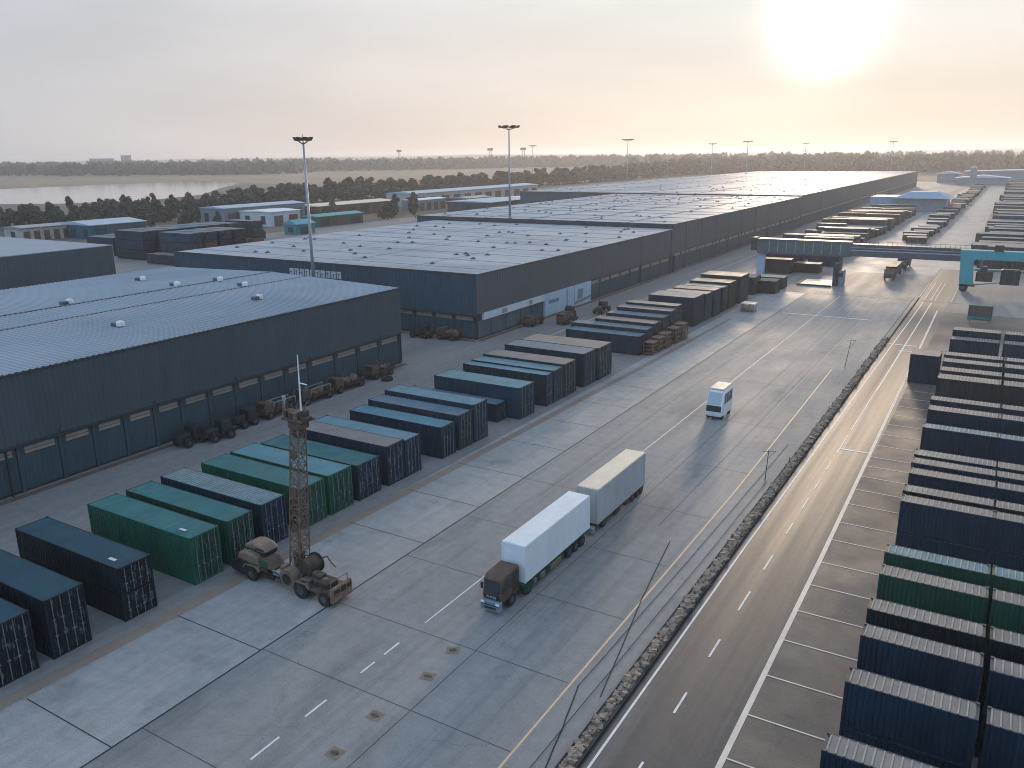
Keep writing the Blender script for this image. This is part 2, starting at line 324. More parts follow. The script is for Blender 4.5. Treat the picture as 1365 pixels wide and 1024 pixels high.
# ------------------------------------------------------------------ haze
hb = MB(); hb.box(-7500, 7500, -300, 11000, -2.5, 64)
hz = hb.obj('haze', 'black'); tag(hz, kind='stuff')
hm = bpy.data.materials.new('haze_air'); hm.use_nodes = True
ht = hm.node_tree; ht.nodes.remove(ht.nodes['Principled BSDF'])
pv = ht.nodes.new('ShaderNodeVolumePrincipled'); pv.inputs['Color'].default_value = (.91, .94, 1.0, 1); pv.inputs['Density'].default_value = 0.0002
pv.inputs['Anisotropy'].default_value = 0.5
ht.links.new(pv.outputs[0], ht.nodes['Material Output'].inputs['Volume'])
hz.data.materials.clear(); hz.data.materials.append(hm)

# ------------------------------------------------------------------ ground
t = MB(); t.sheet(-7000, 7000, -250, 10500, -.30); struct('terrain', t, 'earth')
t = MB(); t.sheet(-262, 70, -15, 900, 0); struct('yard', t, 'yard')
t = MB(); t.sheet(-37.35, -16.45, 5, 190, .004); struct('apron', t, 'apron')
t = MB(); t.sheet(-45.6, -37.35, 5, 186, .005); struct('concrete_pavement', t, 'slab')
t = MB(); t.add([(-47.2, 5, .006), (-46.0, 5, .006), (-44.4, 60, .006), (-43.4, 110, .006), (-43.0, 150, .006), (-43.6, 150, .006), (-44.3, 110, .006), (-45.4, 60, .006)],
                [(0, 1, 2, 7), (7, 2, 3, 6), (6, 3, 4, 5)]); struct('kerb_strip', t, 'kerbstrip')
t = MB(); t.sheet(-15.35, -9.5, 5, 240, .006); struct('road', t, 'road')
t = MB(); t.sheet(-9.5, 40, 5, 175, .005); struct('parking_lot', t, 'parking')
t = MB(); t.sheet(-38, -26, 225, 900, .004); t.sheet(-22, -11, 225, 900, .004); struct('far_road', t, 'slab')
# dark slab joints
j = MB(); z = .012
w = .035
j.sheet(-37.42, -37.30, 5, 186, z)
for y in (11, 20.2, 30.45, 38.6, 47.5, 55.6, 63.5, 72, 80.5, 89, 98, 107):
    j.sheet(-45.4, -37.42, y - w, y + w, z + .001)
for y in (14, 22, 30.6, 37.25, 45.2, 53.6, 63.3, 75, 90, 108, 130, 160):
    j.sheet(-37.30, -19.0, y - .02, y + .02, z)
for x in (-25.55,): j.sheet(x - .018, x + .018, 5, 180, z + .002)
for x in (-22.3, -34): j.sheet(x - .02, x + .02, 60, 185, z + .002)
j.sheet(-38.0, -7, 186, 186.25, z)
j.sheet(-16.44, -16.3, 145, 190, z + .003)
j.sheet(-15.45, -15.35, 5, 240, z + .004)
struct('expansion_joint', j, 'joint')
p = MB(); z = .016
for a, b in ((23.3, 25.3), (27.2, 28.9), (31.8, 33.1), (34.0, 35.5)): p.sheet(-30.36, -30.22, a, b, z)
for a, b in ((38.2, 47.0), (66.5, 185)): p.sheet(-30.30, -30.20, a, b, z)
p.sheet(-36.3, -20.5, 160.0, 160.35, z + .001)
struct('lane_marking', p, 'wpaint')
p = MB(); p.sheet(-22.2, -22.08, 92, 186, z); p.sheet(-34.1, -33.98, 120, 186, z)
for x in (-27.6, -25.0): p.sheet(x, x + .1, 128, 186, z)
p.sheet(-33.2, -19.6, 135.7, 135.95, z + .001)
struct('worn_lane_marking', p, 'fpaint')
p = MB()
p.add([(-18.95, 5, z), (-18.82, 5, z), (-18.82, 70, z), (-19.75, 120, z), (-19.88, 120, z), (-18.95, 70, z)], [(0, 1, 2, 5), (5, 2, 3, 4)])
struct('yard_edge_line', p, 'opaint')
p = MB()
p.sheet(-15.06, -14.92, 5, 60, z); p.add([(-15.06, 60, z), (-14.92, 60, z), (-14.1, 185, z), (-14.3, 185, z)], [(0, 1, 2, 3)])
for a, b in ((14, 16.4), (22, 24.2), (31.6, 33.4), (37.8, 39.9), (43.9, 46.1), (50.1, 53.0), (56.6, 59.3), (63.5, 65.9), (69.2, 71.8), (74, 76.9), (79.5, 82.2), (85, 91.5), (93.2, 112)):
    p.sheet(-12.82, -12.69, a, b, z)
p.sheet(-12.8, -12.6, 112, 185, z)
p.sheet(-12.85, -10.0, 86.4, 86.75, z + .001); p.sheet(-15.0, -11.0, 141, 141.4, z + .001); p.sheet(-13.2, -11.0, 136.8, 137.1, z + .001)
p.sheet(-15.0, -10.6, 31.2, 31.32, z + .001)
for x in (-15.6, -14.4, -13.2, -12.4, -9.4): p.sheet(x, x + .12, 188, 214, z)
struct('road_marking', p, 'wpaint')
p = MB()
p.add([(-9.32, 5, z), (-9.0, 5, z), (-9.3, 60, z), (-10.75, 176, z), (-11.05, 176, z), (-9.62, 60, z)], [(0, 1, 2, 5), (5, 2, 3, 4)])
for y in (32.2, 35.8, 39.75, 43.85, 48.1, 52.1, 56.1, 60.0, 64.3, 68.0, 72.3, 76, 79.6, 82.7, 85.6, 89.5, 93.5, 97.5, 101.5, 105.5, 109.5, 113.5):
    xl = -9.2 - (y - 39) * .0115
    p.sheet(xl, -2.5, y - .055, y + .055, z + .001)
struct('parking_marking', p, 'ypaint')
# dirt and gutters along the building fronts
d = MB(); d.sheet(-75.9, -75.0, 5, 93.5, .02); d.sheet(-74.7, -73.7, 111.6, 205, .02); d.sheet(-151, -74.7, 110.6, 111.6, .02); d.sheet(-75.5, -74.5, 205, 352, .02)
struct('dirt_strip', d, 'dirt')
t = MB(); t.sheet(-66.0, -65.85, 110, 350, .014); struct('service_lane_marking', t, 'ypaint')

# fields, lake, far land
t = MB(); t.add([(-1500, 420, -.28), (-640, 300, -.28), (-600, 395, -.28), (-700, 560, -.28), (-1000, 900, -.28), (-1200, 1120, -.28), (-1500, 1250, -.28), (-2600, 1300, -.28)], [tuple(range(8))]); struct('meadow_bank', t, 'meadow')
t = MB()
lake = [(-2200, 500), (-900, 330), (-640, 315), (-585, 345), (-560, 398), (-600, 480), (-690, 570), (-800, 690), (-930, 830), (-985, 905), (-1030, 905), (-1000, 840), (-960, 700), (-960, 600), (-950, 496), (-1300, 600), (-2300, 900)]
t.add([(x, y, -.27) for x, y in lake], [tuple(range(len(lake)))]); struct('lake', t, 'water')
t = MB(); t.add([(-1050, 760, -.26), (-960, 770, -.26), (-700, 680, -.26), (-520, 640, -.26), (-520, 900, -.26), (-480, 1500, -.26), (-700, 1900, -.26), (-1500, 1700, -.26), (-1900, 1250, -.26)], [tuple(range(9))])
struct('meadow', t, 'meadow')

# ------------------------------------------------------------------ warehouses
def roof_vents(parent, spots, z, kind):
    # low hooded roof vents; kind 'big' has a pale hood on a dark base
    if kind == 'big':
        b = MB(); b.cur = 0; b.bevbox(-.75, .1, -.45, .45, 0, .42, .1); b.cur = 1; b.bevbox(.1, .8, -.4, .4, .05, .62, .15)
        me = b.mesh('roof_vent', ['darksteel', 'white'])
    else:
        b = MB(); b.cur = 0; b.bevbox(-.45, .45, -.3, .3, 0, .2, .06); b.cur = 1; b.tube((.05, 0, .2), (.05, 0, .3), .14, n=8); b.tube((.05, 0, .3), (.05, 0, .38), .25, .1, n=8)
        me = b.mesh('roof_vent', ['darksteel', 'iron'])
    for x, y in spots:
        zz = z(x, y) if callable(z) else z
        link('roof_vent', me, parent, (x, y, zz)).rotation_euler = (0, 0, random.choice((0, 0, 1.57, .3)))
def bay_door(parent, y0, y1, x, zt, pitch=.42, m='door', window=True, axis='y'):
    b = MB()
    if axis == 'y':
        b.corr('y', x, y0, y1, .25, zt, pitch, .06, 1); dd = b.obj('dock_door', m, parent)
        if window:
            c = MB(); c.box(x + .02, x + .13, y0 + .35, y1 - .35, zt - .80, zt - .12); wn = c.obj('window', 'window_tan', dd)
            e = MB(); e.box(x + .13, x + .16, y0 + .3, y1 - .3, zt - .5, zt - .46); e.box(x + .02, x + .15, y0 + .3, y1 - .3, zt - .84, zt - .80); e.obj('window_bar', 'trim', dd)
    else:
        b.corr('x', x, y0, y1, .25, zt, pitch, .06, -1); dd = b.obj('dock_door', m, parent)
        if window:
            c = MB(); c.box(y0 + .3, y1 - .3, x - .13, x - .02, zt - .75, zt - .1); c.obj('window', 'window_tan', dd)
            e = MB(); e.box(y0 + .25, y1 - .25, x - .16, x - .13, zt - .45, zt - .41); e.obj('window_bar', 'trim', dd)
    return dd

# nearest warehouse
A = thing('warehouse', 'nearest slate warehouse with ribbed blue-grey roof and a row of tan window strips', 'warehouse', (-76, 50, 0))
AX0, AX1, AY0, AY1, AH = -128 + 76, 0.0, -32.0, 43.4, 11.3
def roofz(x, y): return AH + .05 + .7 * min(1, (AX1 - x) / 26.0) - (.7 * max(0, (-26 - x) / 26.0) if x < -26 else 0)
b = MB(); b.corr('y', -.05, AY0, AY1, 4.75, AH - .12, .52, .09, 1)
b.corr('x', AY1 - .05, AX0, -.05, .2, AH - .12, .8, .09, 1, ); b.quad((AX0, AY0, 0), (AX0, AY1 - .05, 0), (AX0, AY1 - .05, AH), (AX0, AY0, AH)); b.quad((AX0, AY0, 0), (AX1 - .05, AY0, 0), (AX1 - .05, AY0, AH), (AX0, AY0, AH))
b.obj('wall', 'cladA', A)
b = MB(); b.box(AX1 - .9, AX1 - .4, AY0, AY1 - .3, 0, 4.62); b.obj('inner_wall', 'trim', A)
b = MB(); b.box(-.55, .16, AY0, AY1, 4.55, 4.73); b.box(-.2, .1, AY0, AY1 + .05, AH - .13, AH + .08); b.box(AX0, -.2, AY1 - .1, AY1 + .1, AH - .13, AH + .06); b.obj('gutter', 'trim', A)
b = MB(); n = int((AY1 - AY0) / .62)
for seg in range(4):
    xa = AX1 - seg * 13.0; xb = xa - 13.0
    vs = []; fs = []
    for i in range(n + 1):
        yb = AY0 + (AY1 - AY0) * i / n; pw = (AY1 - AY0) / n
        for dy, dz in ((0, 0), (.30 * pw, 0), (.36 * pw, .07), (.64 * pw, .07), (.70 * pw, 0)):
            if i == n and dy > 0: continue
            vs += [(xa, yb + dy, roofz(xa, 0) + dz + .04), (xb, yb + dy, roofz(xb, 0) + dz + .04)]
    k = len(vs) // 2; b.add(vs, [(2 * i, 2 * i + 2, 2 * i + 3, 2 * i + 1) for i in range(k - 1)])
rf = b.obj('roof', 'roofA', A)
b = MB()
for x, hh in ((-26.0, .16), (-18.5, .13)): b.box(x - .16, x + .16, AY0, AY1, roofz(x, 0), roofz(x, 0) + hh)
b.obj('ridge_cap', 'darksteel', rf)
roof_vents(rf, [(x + 76, y - 50) for x, y in ((-102.9, 59.4), (-85.9, 55.1), (-115.5, 78.9), (-104.0, 76.5), (-101.9, 82.5), (-95.4, 81.5), (-85.6, 75.3))], lambda x, y: roofz(x, y) + .1, 'big')
edges = [18, 22.4, 26.8, 31.2, 33.9, 37.3, 41.3, 44.75, 48.2, 51.7, 55.1, 58.8, 62.6, 66.5, 70.5, 74.6, 79.5, 84.0, 88.6, 93.2]
for e0, e1 in zip(edges[:-1], edges[1:]):
    bay_door(A, e0 - 50 + .22, e1 - 50 - .22, -.38, 4.45)
b = MB(); b.box(-.4, -.26, -.16, .16, 0, 4.55); me = b.mesh('column', 'door')
for e in edges: link('column', me, A, (0, e - 50, 0))
for e in edges[3::3]:
    b = MB(); b.bevbox(.1, .42, e - 50 - .15, e - 50 + .15, 5.0, 5.3, .04); b.obj('wall_lamp', 'darksteel', A)
b = MB(); b.box(-.2, .03, 44.75 - 50 - 8.7, 44.75 - 50 - 8.58, 0, AH - .2); b.obj('downpipe', 'trim', A)

# second warehouse
B = thing('warehouse', 'grey warehouse with flat mottled roof and white banner board along its side wall', 'warehouse', (-74.7, 111.8, 0))
BX0, BY1, BH = -76.5, 92.6, 10.9
b = MB(); b.cur = 0; b.corr('y', -.05, 0, BY1, 4.35, BH, .8, .07, 1); b.cur = 1; b.corr('x', .05, BX0, -.05, 4.2, BH - .1, .8, .08, -1)
b.cur = 1; b.quad((BX0, 0.05, 0), (BX0, BY1, 0), (BX0, BY1, BH), (BX0, .05, BH)); b.quad((BX0, BY1, 0), (-.05, BY1, 0), (-.05, BY1, BH), (BX0, BY1, BH)); b.obj('wall', ['cladB', 'clad_navy'], B)
b = MB(); b.box(-.9, -.45, .9, BY1, 0, 4.3); b.box(BX0, -.45, .45, .9, 0, 4.3); b.obj('inner_wall', 'trim', B)
b = MB(); b.box(BX0, .02, -.12, .08, BH - .1, BH + .25); b.box(-.1, .1, .08, BY1, BH - .06, BH + .18); b.box(BX0, -.3, -.12, .2, 4.0, 4.2); b.box(-.06, .06, 70.0, 70.5, 0, BH); b.box(-.06, .06, 89.6, 90.3, 0, BH); b.obj('trim', 'trim', B)
b = MB(); b.box(BX0 + .1, -.1, .08, BY1, BH - .12, BH + .1); rf = b.obj('roof', 'roofB', B)
random.seed(21)
roof_vents(rf, [(random.uniform(BX0 + 4, -4), random.uniform(4, BY1 - 4)) for _ in range(62)], BH + .1, 'small')
b = MB()
for k in range(9): b.box(BX0 + .5, -.6, 6 + k * 9.6, 6.14 + k * 9.6, BH + .1, BH + .16)
for k in range(4): b.box(BX0 + 12 + k * 16, BX0 + 12.12 + k * 16, .6, BY1 - .4, BH + .1, BH + .15)
b.obj('roof_seam', 'roofA', rf)
for k in range(10):
    x = -42.6 + k * 1.33; c = MB(); c.box(x, x + 1.02, -.10, .02, 8.35, 9.65); wn = c.obj('window', 'sign_white', B)
    e = MB(); e.box(x + .3 + .1 * (k % 3), x + .42 + .1 * (k % 3), -.14, -.10, 8.35, 9.2 + .2 * (k % 2)); e.box(x + .15, x + .7, -.14, -.10, 8.95 + .2 * (k % 2), 9.05 + .2 * (k % 2)); e.obj('window_bar', 'clad_navy', wn)
for k in range(18):
    bay_door(B, BX0 + .3 + k * 4.2, BX0 + 4.2 + k * 4.2, .42, 3.95, .6, 'clad_navy', True, 'x')
for k, (y0, y1, m, wi) in enumerate([(.8, 4.6, 'doorteal', 0), (4.9, 9.4, 'doorteal', 0), (9.7, 14.6, 'doorteal', 0), (14.9, 18.2, 'doorteal', 0), (18.5, 22.9, 'clad_navy', 0), (43.2, 48, 'door', 1), (48.3, 53, 'door', 1), (53.3, 58.5, 'door', 1), (58.8, 64, 'door', 1), (64.3, 69.7, 'door', 1), (70.8, 76.5, 'door', 1), (76.8, 82.8, 'door', 1), (83.1, 89.3, 'door', 1)]):
    bay_door(B, y0, y1, -.35, 3.15 if k < 5 else 4.15, .5, m, bool(wi))
b = MB(); b.box(-.3, .16, 1.8, 22.9, 3.2, 4.4); bn = b.obj('banner_board', 'sign_white', B)
for y0, y1 in ((7.6, 9.2), (17.0, 18.2)):
    b = MB(); b.box(.16, .19, y0, y1, 3.38, 4.15); b.obj('banner_patch', 'window_tan', bn)
for y0, y1 in ((23.1, 31.6), (31.8, 35.2), (35.4, 42.9)):
    b = MB(); b.box(-.3, .14, y0, y1, .1, 4.4); pn = b.obj('billboard', 'sign_blue', B)
    e = MB()
    if y0 < 24:
        e.box(.14, .17, 24.5, 28.6, 2.3, 2.9); e.box(.14, .165, 24.3, 28.8, 2.9, 3.0); e.box(.14, .165, 24.3, 25.2, 1.5, 1.6)
        for q in range(7): e.box(.17, .19, 24.7 + q * .54, 25.05 + q * .54, 2.4, 2.8)
    elif y0 > 35:
        e.prism([(36.6, 1.4), (38.6, 1.4), (39.4, 3.3), (36.9, 3.5)], 'x', .14, .17); e.prism([(35.5, .5), (42.8, .9), (42.8, 1.5), (35.5, 1.0)], 'x', .14, .18)
    else: e.box(.14, .17, 32.2, 32.4, .6, 4.0)
    e.obj('billboard_marking', 'bluegrey', pn)

# long warehouses
def long_hall(label, x0, x1, y0, y1, h, ticks, seed, nv, bay, front_h):
    T = thing('warehouse', label, 'warehouse', (x1, y0, 0)); L = y1 - y0; X0 = x0 - x1
    b = MB(); b.cur = 0; b.corr('y', -.05, 0, L, h * .40, h, 1.2, .08, 1); b.cur = 1; b.quad((X0, 0, 0), (-.05, 0, 0), (-.05, 0, h), (X0, 0, h)); b.quad((X0, 0, 0), (X0, L, 0), (X0, L, h), (X0, 0, h)); b.quad((X0, L, 0), (-.05, L, 0), (-.05, L, h), (X0, L, h))
    b.obj('wall', ['cladB', 'clad_navy'], T)
    b = MB(); b.box(-.7, -.4, .2, L, 0, h * .4); b.obj('inner_wall', 'trim', T)
    b = MB(); b.box(X0, -.01, -.14, -.01, h - .7, h + .2); b.box(-.1, .1, 0.2, L, h - .06, h + .2)
    y = 0.6
    for y in ticks: b.box(-.05, .07, y - .2, y + .2, 0, h - .06)
    b.box(-.3, .12, 0, .9, 0, h - .06); b.obj('trim', 'trim', T)
    b = MB(); b.box(X0 + .1, -.1, .02, L, h - .3, h + .1); rf = b.obj('roof', 'roofB', T)
    rnd = random.Random(seed)
    roof_vents(rf, [(rnd.uniform(X0 + 3, -3), 3 + (L - 6) * rnd.random()) for _ in range(nv)], h + .1, 'small')
    b = MB(); k = 0
    y = 7.0
    while y < L: b.box(X0 + .4, -.6, y, y + .22, h + .1, h + .2); y += 9 + 7 * rnd.random()
    for q in range(5): b.box(X0 + (q + .6) * (-X0 / 5.5), X0 + (q + .6) * (-X0 / 5.5) + .3, .6, L - .6, h + .1, h + .25)
    b.obj('roof_seam', 'roofA', rf)
    n = int(L / bay); nd = 0
    for i in range(n):
        ya = i * L / n + .35; yb = (i + 1) * L / n - .35
        bay_door(T, ya, yb, -.36, h * .38, 1.1, 'door', True)
    return T
CH = long_hall('grey warehouse just behind the banner-board one, with pale window strips and dark joints', -158.5, -75.5, 205.2, 352.0, 12.0, [9.5, 22.5, 35.5, 48, 62, 77.5, 95, 113, 131], 5, 85, 6.4, 1)
DH = long_hall('farthest and longest grey warehouse with sunlit roof', -209, -76.0, 353.0, 780.0, 12.4, [40, 88, 140, 200, 262, 330], 9, 95, 11.0, 1)
random.seed(4)
Z = thing('warehouse', 'dark windowless warehouse at the left edge behind the nearest one', 'warehouse', (-175.5, 60, 0))
b = MB(); b.corr('y', 0, -30, 54, 0, 11, .9, .09, 1); b.corr('x', 54, -60, 0, 0, 11, .9, .09, 1); b.quad((-60, -30, 0), (-60, 54, 0), (-60, 54, 11), (-60, -30, 11)); b.quad((-60, -30, 0), (0, -30, 0), (0, -30, 11), (-60, -30, 11)); b.obj('wall', 'cladA', Z)
b = MB(); b.box(-60, .05, -30, 54.05, 11, 11.15); b.obj('roof', 'roofA', Z)

# ------------------------------------------------------------------ floodlight masts
def mast_proto(h, hr=1.35):
    T = thing('light_mast', 'm', 'light mast')
    b = MB(); b.tube((0, 0, 0), (0, 0, .5), .55, n=12); b.tube((0, 0, .5), (0, 0, h - .8), .36, .17, n=12); b.obj('pole', 'steel', T, True)
    b = MB()
    for k in range(16):
        a0, a1 = 2 * math.pi * k / 16, 2 * math.pi * (k + 1) / 16
        b.tube((hr * math.cos(a0), hr * math.sin(a0), h - .35), (hr * math.cos(a1), hr * math.sin(a1), h - .35), .07, n=5)
    for k in range(8):
        a0 = 2 * math.pi * k / 8; b.tube((.15 * math.cos(a0), .15 * math.sin(a0), h - 1.1), (hr * math.cos(a0), hr * math.sin(a0), h - .35), .06, n=5)
    b.tube((0, 0, h - .9), (0, 0, h + .5), .05, n=6); b.obj('head_ring', 'iron', T)
    for k in range(8):
        a0 = 2 * math.pi * (k + .3) / 8; r = hr + .1; c = MB(); c.cur = 0
        d = Vector((math.cos(a0), math.sin(a0), 0)); e = Vector((-d.y, d.x, 0)); q = Vector((0, 0, h - .25)) + d * r
        vs = []
        for dz in (-.3, .3):
            for s1, s2 in ((-1, -1), (1, -1), (1, 1), (-1, 1)): vs.append(tuple(q + e * s1 * hr * .24 + d * (s2 * .15 + dz * .5) + Vector((0, 0, dz))))
        c.add(vs, [(0, 3, 2, 1), (4, 5, 6, 7), (0, 1, 5, 4), (1, 2, 6, 5), (2, 3, 7, 6), (3, 0, 4, 7)]); fl = c.obj('floodlight', 'iron', T)
    return T
m0 = mast_proto(33.2); m0.location = (-107.5, 108, 0); m0['label'] = 'tall thin light mast leaning into view behind the nearest ribbed roof'
m1 = mast_proto(25.6, 2.7); m1.location = (-125.6, 206.2, 12.1); m1['label'] = 'dark-headed light mast rising from the front edge of the middle flat roof'
m2 = mast_proto(38.0, 3.2); m2.location = (-211.5, 488, 0); m2['label'] = 'light mast standing behind the long farthest warehouse roof, right of the centre mast'
for lab, (x, y) in {'small hazy light mast between the two large middle masts': (-400.4, 700), 'thin distant light mast left of a similar mast above the far roof': (-259, 800), 'distant light mast over the middle of the farthest roof': (-183, 650), 'distant light mast in haze above the right end of the farthest roof': (-194, 900), 'rightmost distant light mast standing against the brown tree line': (-106, 850)}.items():
    dup(m2, (x, y, -.3), label=lab, scale=(1.05, 1.05, 1.0))
for lab, (x, y) in {'squat lattice water tower leftmost on the horizon': (-1250, 1560), 'lattice lamp tower on the horizon, left of its twin': (-960, 1500), 'lattice lamp tower on the horizon, right of its twin': (-880, 1500)}.items():
    T = thing('lattice_tower', lab, 'tower', (x, y, -.3)); b = MB()
    for sx in (-3, 3): b.tube((sx, 0, 0), (sx * .8, 0, 38), .5, n=5)
    for k in range(6): b.tube((-3, 0, 3 + 6 * k), (3, 0, 9 + 6 * k), .25, n=4)
    b.obj('frame', 'iron', T); c = MB(); c.bevbox(-6, 6, -2, 2, 38, 43, .6); c.obj('head', 'darksteel', T)

# ------------------------------------------------------------------ shipping containers
# local frame: door end at x = 0, body runs to x = -L, near side at y = 0, far side at y = Wd
_cache = {}
def cmesh(key, fn):
    if key not in _cache: _cache[key] = fn()
    return _cache[key]
def container(label, x, y, L, Wd, H, wall, roof, z=0.0, rz=0.0, detail=2, group=None, pitch=.30, doors='door', tiltroof=False, roofribs=True, name='shipping_container'):
    T = thing(name, label, 'container', (x, y, z), rz, group)
    L, Wd, H = round(L, 1), round(Wd, 2), round(H, 2); K = (L, Wd, H, detail, pitch, roofribs)
    def body():
        b = MB(); b.corr('x', .07, -L + .1, -.1, .16, H - .10, pitch, .045, -1); b.corr('x', Wd - .07, -L + .1, -.1, .16, H - .10, pitch, .045, 1)
        b.quad((-L + .05, .06, .1), (-L + .05, Wd - .06, .1), (-L + .05, Wd - .06, H - .1), (-L + .05, .06, H - .1)); b.quad((-.14, .06, .1), (-.14, Wd - .06, .1), (-.14, Wd - .06, H - .1), (-.14, .06, H - .1))
        b.quad((-L, .05, .1), (0, .05, .1), (0, Wd - .05, .1), (-L, Wd - .05, .1)); return b.mesh('container_body', wall)
    def frame():
        b = MB(); c = .14
        for xx in (-L, -c):
            for yy in (0, Wd - c): b.box(xx, xx + c, yy, yy + c, .17, H - .12)
            b.box(xx, xx + c, c, Wd - c, 0.02, .16); b.box(xx, xx + c, c, Wd - c, H - .15, H - .03)
        for yy in (0, Wd - .09): b.box(-L + c, -c, yy + .01, yy + .08, .03, .17); b.box(-L + c, -c, yy + .015, yy + .075, H - .12, H - .03)
        for xx in (-L, -.18):
            for yy in (-.005, Wd - .165):
                for zz in (0, H - .12): b.box(xx - .003, xx + .183, yy, yy + .17, zz, zz + .12 if zz else .17)
        return b.mesh('container_frame', wall)
    def top():
        b = MB(); n = max(6, int((L - .4) / .56)); z0 = H - .04
        b.box(-L + .06, -.06, .06, Wd - .06, z0 - .05, z0)
        if roofribs:
            n = int(n * 1.7); p = (L - .3) / n; b.cur = 1
            for i in range(n): xx = -L + .15 + p * i; b.box(xx, xx + p * .2, .10, Wd - .10, z0, z0 + .03)
        return b.mesh('container_roof', [roof, 'roofseam'])
    def leaf(w):
        b = MB(); b.corr('y', -.06, 0, w, .18, H - .16, w / 5.0, .05, 1); return b.mesh('container_door', wall)
    def bar():
        b = MB(); b.tube((0, 0, .10), (0, 0, H - .1), .03, n=6); b.box(-.03, .05, -.09, .09, H * .35, H * .35 + .08); b.box(-.03, .04, -.07, .07, H * .62, H * .62 + .06); return b.mesh('locking_bar', 'barsteel')
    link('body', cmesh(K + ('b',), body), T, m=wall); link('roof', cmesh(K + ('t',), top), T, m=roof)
    if detail >= 1: link('frame', cmesh(K + ('f',), frame), T, m=wall)
    w = (Wd - .32) / 2
    for k in range(2):
        if doors is None: break
        d = link('door', cmesh(K + ('d',), lambda: leaf(w)), T, (0, .15 + k * (w + .02), 0), m='end_' + wall if ('end_' + wall) in MT else wall)
        if detail >= 2:
            for q in (.25, .75): link('locking_bar', cmesh(K + ('k',), bar), d, (.025, w * q, 0))
    return T
PLACE = 'in the long row beside the pale concrete strip'
# (near y, far y, height, wall, roof, label)
ROW = [
 (19.7, 22.3, 3.95, 'midnight', 'r_dark', 'dark container cut by the left picture edge, nearest of the front row'),
 (23.2, 25.75, 4.1, 'midnight', 'r_dark', 'dark blue-roofed container second from the near end, left of the two-tier stack'),
 (33.75, 36.3, 3.75, 'green', 'r_teal', 'plain bright green container right of the two-tier dark stack'),
 (37.1, 39.5, 3.7, 'deepgreen', 'r_teal', 'streaky green container between the plain green one and a navy one'),
 (40.4, 42.9, 3.75, 'navy', 'r_light', 'navy container with ribbed pale roof just behind the lattice crane'),
 (44.5, 47.3, 3.6, 'green', 'r_teal', 'green container partly hidden by the lattice crane tower'),
 (47.7, 50.6, 3.6, 'green', 'r_light', 'green container with smooth pale teal roof right of the crane tower'),
 (51.3, 54.3, 3.3, 'navy', 'r_teal', 'navy container with teal roof beside the pale-roofed green one'),
 (55.3, 57.8, 3.8, 'navy', 'r_grey', 'navy container with drab grey roof and rust mark on its doors'),
 (57.9, 60.3, 3.6, 'petrol', 'r_light', 'blue container touching the grey-roofed navy one'),
 (63.6, 66.0, 3.2, 'navy', 'r_light', 'long blue-roofed navy container leading the group of three'),
 (66.6, 69.1, 3.6, 'slate', 'r_blue', 'middle container of the group of three with scuffed doors'),
 (69.4, 72.0, 4.0, 'petrol', 'r_light', 'last and tallest container of the group of three'),
 (78.6, 82.0, 3.5, 'petrol', 'r_light', 'petrol blue container leading the middle block with a lower one beside it'),
 (84.7, 86.4, 3.6, 'navy', 'r_light', 'narrow navy container, first of the four packed side by side'),
 (86.6, 89.1, 3.7, 'petrol', 'r_light', 'pale-edged blue container, second of the four packed side by side'),
 (89.3, 92.6, 3.9, 'charcoal', 'r_grey', 'charcoal container, third of the four packed side by side'),
 (94.6, 98.3, 4.1, 'navy', 'r_blue', 'navy container standing fourth behind the charcoal one'),
 (98.7, 103.2, 4.0, 'slate', 'r_dust', 'dusty-roofed slate container at the far end of the middle block')]
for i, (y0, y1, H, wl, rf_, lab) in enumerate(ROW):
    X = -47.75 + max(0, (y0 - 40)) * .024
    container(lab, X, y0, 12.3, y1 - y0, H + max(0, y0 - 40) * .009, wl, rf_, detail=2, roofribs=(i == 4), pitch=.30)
def roof_plate(T, x, y, h):
    b = MB(); b.box(-.35, .35, -.12, .12, 0, .03); b.obj('roof_plate', 'sign_white', T, loc=(x, y, h - .03))
container('upper dark container of the two-tier stack near the left edge', -47.75, 28.15, 12.3, 2.45, 1.98, 'midnight', 'r_dark', z=1.98, detail=2, roofribs=False, pitch=.36)
container('lower dark container of the two-tier stack near the left edge', -47.75, 28.15, 12.3, 2.45, 1.98, 'midnight', 'r_dark', z=0, detail=2, roofribs=False, pitch=.36)
for T in [o for o in COL.objects if o.name.startswith('shipping_container')]:
    if T.location.y < 35 and T.children: hh = 1.98 if T.location.z > 1 else (3.8 if T.location.y > 33 else 4.0); roof_plate(T, -1.6, .7, hh) if T.location.z > 1 or not 27 < T.location.y < 30 else None
container('low navy container beside the petrol blue one leading the middle block', -48.6, 76.4, 13.5, 2.1, 2.2, 'navy', 'r_blue', detail=1, roofribs=False)
